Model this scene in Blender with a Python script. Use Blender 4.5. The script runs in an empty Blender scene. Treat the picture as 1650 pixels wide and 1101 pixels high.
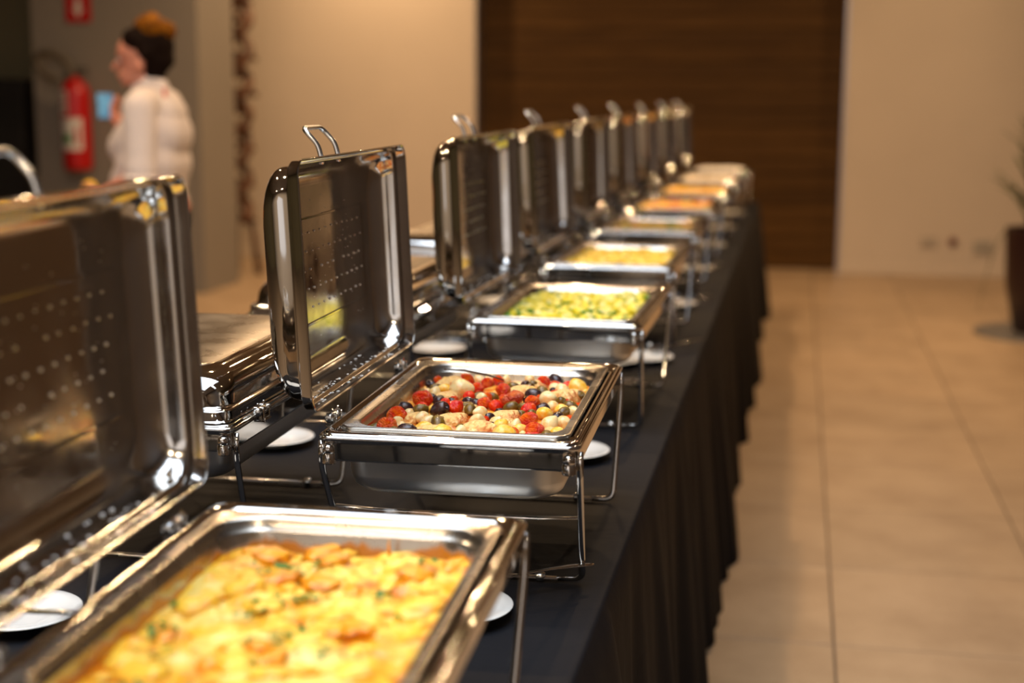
import bpy, bmesh, math, random
from math import sin, cos, pi, radians, sqrt
from mathutils import Vector, Matrix, noise

random.seed(11)
S = bpy.context.scene
COL = S.collection

# ------------------------------------------------------------------ camera
cam_d = bpy.data.cameras.new('camera')
cam = bpy.data.objects.new('camera', cam_d)
COL.objects.link(cam)
cam_d.sensor_width = 36.0
cam_d.sensor_fit = 'HORIZONTAL'
cam_d.lens = 51.07
PITCH, YAW, ROLL = 0.171029, -0.192944, -0.003991
fw = Vector((sin(YAW)*cos(PITCH), cos(YAW)*cos(PITCH), -sin(PITCH)))
rt = Vector((cos(YAW), -sin(YAW), 0.0))
up = rt.cross(fw)
r2 = rt*cos(ROLL) - up*sin(ROLL)
u2 = up*cos(ROLL) + rt*sin(ROLL)
M = Matrix(((r2.x, u2.x, -fw.x, 0), (r2.y, u2.y, -fw.y, 0), (r2.z, u2.z, -fw.z, 1.42421), (0, 0, 0, 1)))
cam.matrix_world = M
cam_d.clip_start = 0.05
cam_d.clip_end = 60
cam_d.dof.use_dof = True
cam_d.dof.focus_distance = 2.16
cam_d.dof.aperture_fstop = 2.2
S.camera = cam

# ------------------------------------------------------------------ colour, world, lights
S.view_settings.view_transform = 'Standard'
S.view_settings.look = 'None'
S.view_settings.gamma = 1.0
S.view_settings.use_curve_mapping = False
S.view_settings.exposure = 0.0
S.cycles.sample_clamp_indirect = 8.0
S.cycles.sample_clamp_direct = 0.0
S.cycles.max_bounces = 10
S.cycles.glossy_bounces = 8
S.cycles.use_denoising = True

world = bpy.data.worlds.new('hall_air')
S.world = world
world.use_nodes = True
world.node_tree.nodes['Background'].inputs[0].default_value = (0.9, 0.75, 0.6, 1)
world.node_tree.nodes['Background'].inputs[1].default_value = 0.02

def light(name, kind, loc, power, col, size=0.2, size_y=None, aim=None, shape='DISK', spread=180):
    d = bpy.data.lights.new(name, kind)
    d.energy = power
    d.color = col
    if kind == 'AREA':
        d.shape = shape
        d.size = size
        if size_y: d.size_y = size_y
        d.spread = radians(spread)
    o = bpy.data.objects.new(name, d)
    COL.objects.link(o)
    o.location = loc
    t = Vector(aim) - Vector(loc) if aim else Vector((0, 0, -1))
    o.rotation_euler = t.to_track_quat('-Z', 'Y').to_euler()
    return o

WARM = (1.0, 0.66, 0.36)
WARM2 = (1.0, 0.76, 0.50)
CEIL = 3.55
# warm downlights of the hall, in rows along the buffet
for (x, y, p) in [(-3.4, 2.5, 30), (-3.4, 5.5, 32), (-2.9, 8.6, 50), (-3.4, 11.0, 50), (-1.3, 4.4, 34), (-1.2, 7.4, 34), (-1.2, 10.6, 13),
                  (-0.2, 5.6, 32), (0.4, 8.4, 56), (1.1, 10.6, 20), (-1.5, 2.6, 20), (-3.4, -0.9, 52), (-1.2, -1.7, 50), (0.2, -1.4, 42), (-5.2, -1.2, 40)]:  # those behind the camera are added to brighten the back wall
    light('downlight', 'AREA', (x, y, CEIL-0.02), p, WARM2 if y < 3 else WARM, 0.11, spread=160)
# skylight well over the near end of the buffet
light('skylight', 'AREA', (-0.9, 1.4, CEIL-0.02), 130, (0.74, 0.85, 1.0), 2.2, 3.0, shape='RECTANGLE')
# tall daylight windows in the wall behind the photographer
light('daylight_window', 'AREA', (-3.3, -2.9, 1.9), 11, (0.80, 0.88, 1.0), 2.4, 2.4, aim=(-3.3, 3, 1.9), shape='RECTANGLE')
light('daylight_window', 'AREA', (-0.5, -2.9, 1.9), 11, (0.80, 0.88, 1.0), 2.4, 2.4, aim=(-0.5, 3, 1.9), shape='RECTANGLE')

# ------------------------------------------------------------------ materials
def new_mat(name):
    m = bpy.data.materials.new(name)
    m.use_nodes = True
    nt = m.node_tree
    return m, nt, nt.nodes['Principled BSDF']

def N(nt, typ, **kw):
    n = nt.nodes.new(typ)
    for k, v in kw.items():
        if k.startswith('i_'):
            key = k[2:]
            key = int(key) if key.isdigit() else key.replace('_', ' ')
            n.inputs[key].default_value = v
        else:
            setattr(n, k, v)
    return n

def L(nt, a, b): nt.links.new(a, b)

def rgb(r, g, b): # sRGB 0-255 to linear
    f = lambda c: (c/255/12.92) if c/255 <= 0.04045 else ((c/255+0.055)/1.055)**2.4
    return (f(r), f(g), f(b), 1)

def ramp(nt, stops, interp='LINEAR'):
    r = nt.nodes.new('ShaderNodeValToRGB')
    r.color_ramp.interpolation = interp
    e = r.color_ramp.elements
    while len(e) > 1: e.remove(e[-1])
    e[0].position, e[0].color = stops[0]
    for p, c in stops[1:]:
        x = e.new(p); x.color = c
    return r

def bump(nt, bs, scale, strength, dist=0.002, detail=4, coord='Object', vec_scale=None):
    tc = N(nt, 'ShaderNodeTexCoord')
    src = tc.outputs[coord]
    if vec_scale:
        mp = N(nt, 'ShaderNodeMapping')
        mp.inputs['Scale'].default_value = vec_scale
        L(nt, src, mp.inputs[0]); src = mp.outputs[0]
    n = N(nt, 'ShaderNodeTexNoise', i_Scale=scale, i_Detail=detail)
    L(nt, src, n.inputs['Vector'])
    b = N(nt, 'ShaderNodeBump', i_Strength=strength, i_Distance=dist)
    L(nt, n.outputs[0], b.inputs['Height'])
    L(nt, b.outputs[0], bs.inputs['Normal'])
    return n

def simple(name, col, rough=0.5, metal=0.0, spec=0.5, sss=0.0, coat=0.0, bmp=None, var=None):
    m, nt, bs = new_mat(name)
    bs.inputs['Base Color'].default_value = col
    bs.inputs['Roughness'].default_value = rough
    bs.inputs['Metallic'].default_value = metal
    bs.inputs['Specular IOR Level'].default_value = spec
    bs.inputs['Coat Weight'].default_value = coat
    if sss:
        bs.inputs['Subsurface Weight'].default_value = sss
        bs.inputs['Subsurface Radius'].default_value = (0.004, 0.002, 0.001)
        bs.inputs['Subsurface Scale'].default_value = 1.0
    if bmp: bump(nt, bs, *bmp)
    if var:  # (colour2, scale, lo, hi)
        tc = N(nt, 'ShaderNodeTexCoord')
        n = N(nt, 'ShaderNodeTexNoise', i_Scale=var[1], i_Detail=5.0)
        L(nt, tc.outputs['Object'], n.inputs['Vector'])
        r = ramp(nt, [(var[2], col), (var[3], var[0])])
        L(nt, n.outputs[0], r.inputs[0]); L(nt, r.outputs[0], bs.inputs['Base Color'])
    return m

def steel(name, base, rough, smudge=0.08, bscale=9.0, bstr=0.05, aniso=0.0):
    m, nt, bs = new_mat(name)
    bs.inputs['Base Color'].default_value = base
    bs.inputs['Metallic'].default_value = 1.0
    bs.inputs['Anisotropic'].default_value = aniso
    tc = N(nt, 'ShaderNodeTexCoord')
    n = N(nt, 'ShaderNodeTexNoise', i_Scale=14.0, i_Detail=6.0)
    L(nt, tc.outputs['Object'], n.inputs['Vector'])
    mr = N(nt, 'ShaderNodeMapRange')
    mr.inputs['From Min'].default_value = 0.35; mr.inputs['From Max'].default_value = 0.75
    mr.inputs['To Min'].default_value = rough; mr.inputs['To Max'].default_value = rough + smudge
    L(nt, n.outputs[0], mr.inputs[0]); L(nt, mr.outputs[0], bs.inputs['Roughness'])
    n2 = N(nt, 'ShaderNodeTexNoise', i_Scale=bscale, i_Detail=2.0)
    L(nt, tc.outputs['Object'], n2.inputs['Vector'])
    b = N(nt, 'ShaderNodeBump', i_Strength=bstr, i_Distance=0.004)
    L(nt, n2.outputs[0], b.inputs['Height']); L(nt, b.outputs[0], bs.inputs['Normal'])
    return m

MAT = {}
MAT['mirror_steel'] = steel('polished_stainless_steel', (0.62, 0.59, 0.55, 1), 0.03, 0.05, 7.0, 0.035)
MAT['lid_steel'] = steel('lid_stainless_steel', (0.64, 0.615, 0.58, 1), 0.06, 0.16, 6.0, 0.05)
MAT['satin_steel'] = steel('satin_stainless_steel', (0.62, 0.60, 0.57, 1), 0.24, 0.12, 30.0, 0.04)
MAT['soft_steel'] = steel('matt_water_pan_steel', (0.74, 0.73, 0.70, 1), 0.34, 0.12, 26.0, 0.03)
MAT['pan_steel'] = steel('food_pan_steel', (0.48, 0.45, 0.41, 1), 0.18, 0.14, 20.0, 0.05)
MAT['brushed_steel'] = steel('brushed_lid_top_steel', (0.27, 0.235, 0.19, 1), 0.24, 0.15, 18.0, 0.04)
MAT['handle_steel'] = steel('handle_wire_steel', (0.66, 0.66, 0.64, 1), 0.16, 0.1, 20.0, 0.02)
MAT['water'] = simple('condensed_water_bead', (0.85, 0.84, 0.80, 1), 0.15, 0.15, 1.0)  # whitish body colour stands in for the glint on the drops
MAT['black_plastic'] = simple('black_plastic', (0.012, 0.012, 0.012, 1), 0.35)
MAT['porcelain'] = simple('white_porcelain', rgb(226, 224, 218), 0.16, coat=0.5, bmp=(5, 0.02))

def pan_stained(name, stain, lo, hi, zlo=-0.055, zhi=-0.004):
    m = steel(name, (0.48, 0.44, 0.38, 1), 0.2, 0.15, 20, 0.05)
    nt = m.node_tree; bs = nt.nodes['Principled BSDF']
    tc = N(nt, 'ShaderNodeTexCoord')
    mp = N(nt, 'ShaderNodeMapping'); mp.inputs['Scale'].default_value = (1, 1, 0.25)
    L(nt, tc.outputs['Object'], mp.inputs[0])
    n = N(nt, 'ShaderNodeTexNoise', i_Scale=26.0, i_Detail=5.0); L(nt, mp.outputs[0], n.inputs['Vector'])
    sp = N(nt, 'ShaderNodeSeparateXYZ'); L(nt, tc.outputs['Object'], sp.inputs[0])
    z = N(nt, 'ShaderNodeMapRange'); z.inputs['From Min'].default_value = zhi; z.inputs['From Max'].default_value = zlo
    z.inputs['To Min'].default_value = -0.30; z.inputs['To Max'].default_value = 0.32
    L(nt, sp.outputs['Z'], z.inputs[0])
    a = N(nt, 'ShaderNodeMath', operation='ADD'); L(nt, n.outputs[0], a.inputs[0]); L(nt, z.outputs[0], a.inputs[1])
    r = ramp(nt, [(lo, (0, 0, 0, 1)), (hi, (1, 1, 1, 1))]); L(nt, a.outputs[0], r.inputs[0])
    mx = N(nt, 'ShaderNodeMix', data_type='RGBA'); L(nt, r.outputs[0], mx.inputs[0])
    mx.inputs[6].default_value = (0.47, 0.43, 0.37, 1); mx.inputs[7].default_value = stain
    L(nt, mx.outputs[2], bs.inputs['Base Color'])
    inv = N(nt, 'ShaderNodeMath', operation='SUBTRACT'); inv.inputs[0].default_value = 1.0; L(nt, r.outputs[0], inv.inputs[1])
    L(nt, inv.outputs[0], bs.inputs['Metallic'])
    return m
MAT['pan_gratin'] = pan_stained('food_pan_steel_with_baked_on_cheese', rgb(178, 112, 26), 0.46, 0.58, -0.040, -0.008)
MAT['pan_tomato'] = pan_stained('food_pan_steel_tomato_film_and_reflection', rgb(150, 60, 22), 0.56, 0.80, -0.040, -0.008)  # red is tomato film plus the tomatoes' reflection put into the colour

# ------------------------------------------------------------------ object helpers
def link(name, me, mat=None, parent=None):
    o = bpy.data.objects.new(name, me)
    COL.objects.link(o)
    if mat is not None and len(me.materials) == 0: me.materials.append(mat)
    if parent is not None: o.parent = parent
    return o

def mesh(name, verts, faces, mat=None, parent=None, smooth=True, angle=40):
    me = bpy.data.meshes.new(name)
    me.from_pydata([tuple(v) for v in verts], [], faces)
    me.validate(); me.update()
    bm = bmesh.new(); bm.from_mesh(me)
    bmesh.ops.recalc_face_normals(bm, faces=bm.faces)
    return from_bm(name, bm, mat, parent, smooth, angle, me)

def from_bm(name, bm, mat=None, parent=None, smooth=True, angle=40, me=None):
    if me is None: me = bpy.data.meshes.new(name)
    if smooth:
        th = radians(angle)
        for e in bm.edges:
            if len(e.link_faces) == 2 and e.calc_face_angle(0) > th: e.smooth = False
        for f in bm.faces: f.smooth = True
    bm.to_mesh(me); bm.free()
    return link(name, me, mat, parent)

def empty(name, loc=(0, 0, 0), rz=0.0):
    o = bpy.data.objects.new(name, None)
    COL.objects.link(o)
    o.location = loc; o.rotation_euler = (0, 0, rz)
    o.empty_display_size = 0.05
    return o

def tag(o, label=None, cat=None, group=None, kind=None):
    if label: o['label'] = label
    if cat: o['category'] = cat
    if group: o['group'] = group
    if kind: o['kind'] = kind
    return o

def kids(o):
    return [c for c in COL.objects if c.parent == o]

KIDS = {}
def copy_tree(o, loc=None, rz=None, parent=None):
    c = o.copy(); COL.objects.link(c)
    if parent is not None: c.parent = parent
    if loc is not None: c.location = loc
    if rz is not None: c.rotation_euler = (0, 0, rz)
    for k in list(o.children): copy_tree(k, parent=c)
    return c

def box(bm, x0, x1, y0, y1, z0, z1, bev=0.0):
    vs = [bm.verts.new(p) for p in ((x0, y0, z0), (x1, y0, z0), (x1, y1, z0), (x0, y1, z0), (x0, y0, z1), (x1, y0, z1), (x1, y1, z1), (x0, y1, z1))]
    fs = [bm.faces.new([vs[i] for i in q]) for q in ((0, 3, 2, 1), (4, 5, 6, 7), (0, 1, 5, 4), (1, 2, 6, 5), (2, 3, 7, 6), (3, 0, 4, 7))]
    if bev:
        es = list({e for f in fs for e in f.edges})
        bmesh.ops.bevel(bm, geom=es, offset=bev, segments=1, affect='EDGES')

def box_obj(name, x0, x1, y0, y1, z0, z1, mat, parent=None, bev=0.0):
    bm = bmesh.new(); box(bm, x0, x1, y0, y1, z0, z1, bev)
    return from_bm(name, bm, mat, parent, smooth=False)

def rrect(hw, hl, r, z, n=6):
    pts = []
    for (sx, sy, a0) in ((1, 1, 0), (-1, 1, 90), (-1, -1, 180), (1, -1, 270)):
        for k in range(n+1):
            a = radians(a0 + 90*k/n)
            pts.append((sx*(hw-r) + r*cos(a), sy*(hl-r) + r*sin(a), z))
    return pts

def loft(name, secs, mat=None, parent=None, n=6, cap0=False, cap1=False, angle=50, closed=False):
    vs, fs = [], []
    m = 4*(n+1)
    for s in secs: vs += rrect(*s, n=n)
    K = len(secs)
    for i in range(K if closed else K-1):
        a, b = i*m, ((i+1) % K)*m
        for j in range(m):
            k = (j+1) % m
            fs.append((a+j, a+k, b+k, b+j))
    if cap0: fs.append(tuple(range(m))[::-1])
    if cap1: fs.append(tuple(range((K-1)*m, K*m)))
    return mesh(name, vs, fs, mat, parent, True, angle)

def tube_bm(bm, pts, r, n=8, flat=None, caps=True, closed=False):
    """tube along pts; flat=(rx,rz) for an elliptical section"""
    P = [Vector(p) for p in pts]
    rings = []
    prev = None
    for i, p in enumerate(P):
        if closed: t = (P[(i+1) % len(P)] - P[i-1])
        else: t = (P[min(i+1, len(P)-1)] - P[max(i-1, 0)])
        t.normalize()
        if prev is None:
            a = Vector((0, 0, 1)) if abs(t.z) < 0.9 else Vector((0, 1, 0))
            nrm = (a - t*a.dot(t)).normalized()
        else:
            nrm = (prev - t*prev.dot(t)).normalized()
        prev = nrm
        bn = t.cross(nrm)
        rr = r[i] if isinstance(r, (list, tuple)) else r
        ra, rb = (flat if flat else (rr, rr))
        rings.append([bm.verts.new(p + nrm*cos(2*pi*k/n)*ra + bn*sin(2*pi*k/n)*rb) for k in range(n)])
    R = len(rings)
    for i in range(R if closed else R-1):
        a, b = rings[i], rings[(i+1) % R]
        for k in range(n):
            bm.faces.new((a[k], a[(k+1) % n], b[(k+1) % n], b[k]))
    if caps and not closed:
        bm.faces.new(rings[0][::-1]); bm.faces.new(rings[-1])

def arc(pts, rad, n=4):
    """round the corners of a polyline"""
    P = [Vector(p) for p in pts]; out = [P[0]]
    for i in range(1, len(P)-1):
        a = (P[i-1]-P[i]); b = (P[i+1]-P[i])
        d = min(rad, a.length*0.45, b.length*0.45)
        A = P[i]+a.normalized()*d; B = P[i]+b.normalized()*d
        for k in range(n+1):
            t = k/n
            out.append(A*(1-t)**2 + P[i]*2*t*(1-t) + B*t*t)
    out.append(P[-1])
    return out

def tube(name, pts, r, mat, parent=None, n=8, flat=None, closed=False):
    bm = bmesh.new(); tube_bm(bm, pts, r, n, flat, True, closed)
    return from_bm(name, bm, mat, parent, True, 60)

def lathe(name, prof, mat, parent=None, seg=32, loc=(0, 0, 0), angle=40):
    vs, fs = [], []
    for (r, z) in prof:
        for k in range(seg):
            a = 2*pi*k/seg
            vs.append((loc[0]+r*cos(a), loc[1]+r*sin(a), loc[2]+z))
    for i in range(len(prof)-1):
        for k in range(seg):
            j = (k+1) % seg
            fs.append((i*seg+k, i*seg+j, (i+1)*seg+j, (i+1)*seg+k))
    if prof[0][0] > 1e-5: fs.append(tuple(range(seg))[::-1])
    if prof[-1][0] > 1e-5: fs.append(tuple(range((len(prof)-1)*seg, len(prof)*seg)))
    bm = bmesh.new()
    me = bpy.data.meshes.new(name); me.from_pydata(vs, [], fs); bm.from_mesh(me)
    bmesh.ops.remove_doubles(bm, verts=bm.verts, dist=1e-6)
    bmesh.ops.recalc_face_normals(bm, faces=bm.faces)
    return from_bm(name, bm, mat, parent, True, angle, me)

# ================================================================== THE HALL
def wall_paint(name, col, bumpy=0.05):
    m, nt, bs = new_mat(name)
    bs.inputs['Roughness'].default_value = 0.75
    tc = N(nt, 'ShaderNodeTexCoord')
    n = N(nt, 'ShaderNodeTexNoise', i_Scale=1.3, i_Detail=4.0); L(nt, tc.outputs['Object'], n.inputs['Vector'])
    d = tuple(c*0.93 for c in col[:3]) + (1,)
    r = ramp(nt, [(0.35, d), (0.7, col)]); L(nt, n.outputs[0], r.inputs[0]); L(nt, r.outputs[0], bs.inputs['Base Color'])
    n2 = N(nt, 'ShaderNodeTexNoise', i_Scale=180.0); L(nt, tc.outputs['Object'], n2.inputs['Vector'])
    b = N(nt, 'ShaderNodeBump', i_Strength=bumpy, i_Distance=0.002); L(nt, n2.outputs[0], b.inputs['Height']); L(nt, b.outputs[0], bs.inputs['Normal'])
    return m
CREAM = wall_paint('cream_wall_paint', (0.62, 0.52, 0.41, 1))
GREY = wall_paint('taupe_pillar_paint', (0.235, 0.205, 0.17, 1))
OLIVE = wall_paint('olive_wall_paint', (0.16, 0.135, 0.07, 1))
BACKW = wall_paint('grey_back_wall_paint', (0.62, 0.58, 0.54, 1))
CEILM = wall_paint('ceiling_paint', (0.30, 0.26, 0.22, 1))

YF = 11.77
def st(o): o['kind'] = 'structure'; return o
st(box_obj('wall_back_left', -9.0, -2.618, YF, YF+0.5, 0, CEIL, CREAM))
st(box_obj('wall_back_right', 0.345, 5.0, YF, YF+0.5, 0, CEIL, CREAM))
st(box_obj('wall_right', 3.3, 3.5, 8.1, YF, 0, CEIL, simple('dark_right_wall', (0.050, 0.028, 0.014, 1), 0.6, bmp=(4, 0.1))))
st(box_obj('wall_added_for_reflection', 1.42, 3.5, -3, 8.1, 0, CEIL, bpy.data.materials['dark_right_wall']))  # unseen wall added so the open lids reflect something dark
st(box_obj('wall_left', -9.2, -9.0, -3, YF, 0, CEIL, OLIVE))
st(box_obj('wall_front', -9.0, 5.0, -3.2, -3.0, 0, CEIL, BACKW))
st(box_obj('ceiling', -9.0, 5.0, -3.0, YF+0.5, CEIL, CEIL+0.1, CEILM))
st(box_obj('baseboard_back_right', 0.345, 3.3, YF-0.012, YF, 0, 0.07, simple('cream_baseboard', (0.60, 0.50, 0.39, 1), 0.5, bmp=(40, 0.05)), bev=0.002))
st(box_obj('baseboard_back_left', -9.0, -2.618, YF-0.012, YF, 0, 0.07, bpy.data.materials['cream_baseboard'], bev=0.002))

# recessed timber-clad bay between the two cream walls, board by board
def wood(name, c1, c2, c3):
    m, nt, bs = new_mat(name)
    tc = N(nt, 'ShaderNodeTexCoord'); oi = N(nt, 'ShaderNodeObjectInfo')
    add = N(nt, 'ShaderNodeVectorMath', operation='ADD'); L(nt, tc.outputs['Object'], add.inputs[0])
    sc = N(nt, 'ShaderNodeVectorMath', operation='SCALE'); sc.inputs[3].default_value = 40.0
    cmb = N(nt, 'ShaderNodeCombineXYZ'); L(nt, oi.outputs['Random'], cmb.inputs[0]); L(nt, oi.outputs['Random'], cmb.inputs[2])
    L(nt, cmb.outputs[0], sc.inputs[0]); L(nt, sc.outputs[0], add.inputs[1])
    mp = N(nt, 'ShaderNodeMapping'); mp.inputs['Scale'].default_value = (1.2, 10, 34); L(nt, add.outputs[0], mp.inputs[0])
    n = N(nt, 'ShaderNodeTexNoise', i_Scale=1.6, i_Detail=7.0, i_Distortion=0.6); L(nt, mp.outputs[0], n.inputs['Vector'])
    r = ramp(nt, [(0.28, c1), (0.52, c2), (0.78, c3)]); L(nt, n.outputs[0], r.inputs[0])
    hs = N(nt, 'ShaderNodeHueSaturation'); mr = N(nt, 'ShaderNodeMapRange'); mr.inputs['To Min'].default_value = 0.8; mr.inputs['To Max'].default_value = 1.2
    L(nt, oi.outputs['Random'], mr.inputs[0]); L(nt, mr.outputs[0], hs.inputs['Value']); L(nt, r.outputs[0], hs.inputs['Color'])
    L(nt, hs.outputs[0], bs.inputs['Base Color']); bs.inputs['Roughness'].default_value = 0.6; bs.inputs['Specular IOR Level'].default_value = 0.15
    b = N(nt, 'ShaderNodeBump', i_Strength=0.15, i_Distance=0.002); L(nt, n.outputs[0], b.inputs['Height']); L(nt, b.outputs[0], bs.inputs['Normal'])
    return m
WOOD = wood('walnut_cladding', (0.046, 0.020, 0.004, 1), (0.074, 0.034, 0.0065, 1), (0.112, 0.054, 0.012, 1))
bay = st(box_obj('wall_back_timber', -2.618, 0.345, 12.05, 12.27, 0, CEIL, simple('dark_batten_backing', (0.02, 0.01, 0.006, 1), 0.8, bmp=(20, 0.1))))
pm = None
zz = 0.0
BH = 0.127
for i in range(27):
    if pm is None:
        p = box_obj('plank', -1.475, 1.475, -0.012, 0.012, 0.002, BH-0.003, WOOD, bay, bev=0.002); pm = p
    else:
        p = pm.copy(); COL.objects.link(p)
    p.location = (-1.1365, 12.037 + (0.0015 if i % 2 else -0.001), 0.01 + i*BH)
trim = st(box_obj('trim_1', 0.325, 0.345, YF-0.006, 12.05, 0, CEIL, steel('brushed_aluminium_trim', (0.62, 0.6, 0.62, 1), 0.35), bev=0.002))
st(box_obj('trim_2', -2.618, -2.606, YF-0.004, 12.05, 0, CEIL, bpy.data.materials['brushed_aluminium_trim'], bev=0.002))

# floor: screed with stoneware tiles laid on it
st(box_obj('floor', -9.0, 5.0, -3.0, 12.3, -0.06, -0.006, simple('floor_grout', (0.16, 0.115, 0.075, 1), 0.9, bmp=(60, 0.2))))
floor = bpy.data.objects['floor']
def tile_mat():
    m, nt, bs = new_mat('beige_stoneware_tile')
    tc = N(nt, 'ShaderNodeTexCoord'); oi = N(nt, 'ShaderNodeObjectInfo')
    sc = N(nt, 'ShaderNodeVectorMath', operation='SCALE'); sc.inputs[3].default_value = 30.0
    cmb = N(nt, 'ShaderNodeCombineXYZ'); L(nt, oi.outputs['Random'], cmb.inputs[0]); L(nt, oi.outputs['Random'], cmb.inputs[1])
    L(nt, cmb.outputs[0], sc.inputs[0])
    add = N(nt, 'ShaderNodeVectorMath', operation='ADD'); L(nt, tc.outputs['Object'], add.inputs[0]); L(nt, sc.outputs[0], add.inputs[1])
    n = N(nt, 'ShaderNodeTexNoise', i_Scale=3.2, i_Detail=6.0, i_Roughness=0.6); L(nt, add.outputs[0], n.inputs['Vector'])
    r = ramp(nt, [(0.3, (0.29, 0.195, 0.115, 1)), (0.55, (0.37, 0.26, 0.16, 1)), (0.8, (0.42, 0.30, 0.19, 1))]); L(nt, n.outputs[0], r.inputs[0])
    hs = N(nt, 'ShaderNodeHueSaturation'); mr = N(nt, 'ShaderNodeMapRange'); mr.inputs['To Min'].default_value = 0.93; mr.inputs['To Max'].default_value = 1.06
    L(nt, oi.outputs['Random'], mr.inputs[0]); L(nt, mr.outputs[0], hs.inputs['Value']); L(nt, r.outputs[0], hs.inputs['Color'])
    L(nt, hs.outputs[0], bs.inputs['Base Color']); bs.inputs['Roughness'].default_value = 0.42
    n2 = N(nt, 'ShaderNodeTexNoise', i_Scale=40.0, i_Detail=4.0); L(nt, add.outputs[0], n2.inputs['Vector'])
    b = N(nt, 'ShaderNodeBump', i_Strength=0.08, i_Distance=0.002); L(nt, n2.outputs[0], b.inputs['Height']); L(nt, b.outputs[0], bs.inputs['Normal'])
    return m
TW, TL = 0.608, 0.645
TILE = tile_mat()
t0 = None
for ix in range(-8, 6):
    for iy in range(-4, 14):
        x0 = 0.137 + ix*TW; y0 = 3.70 + iy*TL
        if iy < -1 and ix < -1: continue
        if x0 + TW > 3.3 or y0 > 12.02: continue
        if t0 is None:
            t = box_obj('tile', 0.003, TW-0.003, 0.002, TL-0.002, -0.0058, 0.0, TILE, floor, bev=0.0012); t0 = t
        else:
            t = t0.copy(); COL.objects.link(t)
        t.location = (x0, y0, 0)

# free-standing pillar with the fire extinguisher
st(box_obj('wall_pillar', -5.33, -4.09, 9.6, 10.25, 0, CEIL, GREY))
st(box_obj('wall_side_left', -9.0, -5.33, 9.95, 10.1, 1.5, CEIL, OLIVE))

# ================================================================== TABLE CLOTH
XE = -0.245; TZ = 0.715; XL = -1.33; Y0 = 0.25; Y1 = 9.66
def cloth_mat():
    m, nt, bs = new_mat('black_table_linen')
    bs.inputs['Base Color'].default_value = (0.0120, 0.0120, 0.0140, 1)
    bs.inputs['Specular IOR Level'].default_value = 0.07
    bs.inputs['Roughness'].default_value = 0.62
    bs.inputs['Sheen Weight'].default_value = 0.0
    bs.inputs['Sheen Roughness'].default_value = 0.4
    bs.inputs['Sheen Tint'].default_value = (0.6, 0.65, 0.75, 1)
    tc = N(nt, 'ShaderNodeTexCoord')
    n = N(nt, 'ShaderNodeTexNoise', i_Scale=9.0, i_Detail=3.0, i_Distortion=0.8); L(nt, tc.outputs['Object'], n.inputs['Vector'])
    b = N(nt, 'ShaderNodeBump', i_Strength=0.25, i_Distance=0.01); L(nt, n.outputs[0], b.inputs['Height'])
    w = N(nt, 'ShaderNodeTexNoise', i_Scale=900.0); L(nt, tc.outputs['Object'], w.inputs['Vector'])
    b2 = N(nt, 'ShaderNodeBump', i_Strength=0.2, i_Distance=0.0006); L(nt, w.outputs[0], b2.inputs['Height']); L(nt, b.outputs[0], b2.inputs['Normal'])
    L(nt, b2.outputs[0], bs.inputs['Normal'])
    return m
CLOTH = cloth_mat()

def sect(y):
    # the cloths overlap: each hangs a little further out towards its far end
    for a, b in ((-0.5, 1.95), (1.95, 4.72), (4.72, 7.48), (7.48, 9.7)):
        if a <= y < b: return (y-a)/(b-a)
    return 1.0
def skirt_out(s, y, side, d):
    """outward distance of the hanging cloth, d = 0 at table edge .. 1 at floor"""
    f = sect(y) if side == 'R' else 0.5
    base = 0.045 + 0.050*f**3
    w = 0.020*sin(s*9.3 + 1.3*sin(s*1.9)) + 0.012*sin(s*21.7 + 2.0*sin(s*3.1)) + 0.006*sin(s*47.0)
    return 0.004 + base*d**0.8 + w*(d**0.9)
def build_cloth():
    # perimeter points with outward normals
    per = []
    def seg(x0, y0, x1, y1, nx, ny, n, side):
        for k in range(n):
            t = k/n
            per.append((x0+(x1-x0)*t, y0+(y1-y0)*t, nx, ny, side))
    def corner(cx, cy, a0, n=5, r=0.02):
        for k in range(n):
            a = radians(a0 + 90*k/n)
            per.append((cx+r*cos(a), cy+r*sin(a), cos(a), sin(a), 'C'))
    r = 0.02
    seg(XE, Y0+r, XE, Y1-r, 1, 0, 620, 'R'); corner(XE-r, Y1-r, 0)
    seg(XE-r, Y1, XL+r, Y1, 0, 1, 70, 'B'); corner(XL+r, Y1-r, 90)
    seg(XL, Y1-r, XL, Y0+r, -1, 0, 300, 'L'); corner(XL+r, Y0+r, 180)
    seg(XL+r, Y0, XE-r, Y0, 0, -1, 50, 'F'); corner(XE-r, Y0+r, 270)
    n = len(per)
    vs, fs = [], []
    s = 0; S_ = []
    for i, p in enumerate(per):
        if i: s += math.hypot(p[0]-per[i-1][0], p[1]-per[i-1][1])
        S_.append(s)
    rows = [(-0.012, 0.0), (-0.006, -0.0006), (-0.002, -0.003), (0.0, -0.008)]
    for (o, dz) in rows:
        for p in per: vs.append((p[0]+p[2]*o, p[1]+p[3]*o, TZ+dz))
    D = [0.03, 0.08, 0.16, 0.26, 0.38, 0.5, 0.62, 0.74, 0.86, 0.95, 1.0]
    for d in D:
        for i, p in enumerate(per):
            o = skirt_out(S_[i], p[1], p[4], d)
            vs.append((p[0]+p[2]*o, p[1]+p[3]*o, (TZ-0.010)*(1-d)+0.003))
    R = len(rows)+len(D)
    for i in range(R-1):
        for j in range(n):
            k = (j+1) % n
            fs.append((i*n+j, i*n+k, (i+1)*n+k, (i+1)*n+j))
    # top
    fs.append(tuple(range(n)))
    return mesh('tablecloth', vs, fs, CLOTH, None, True, 80)
tc_ = build_cloth()
tag(tc_, 'long black tablecloth draped to the tiled floor over the buffet table', 'tablecloth')

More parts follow.
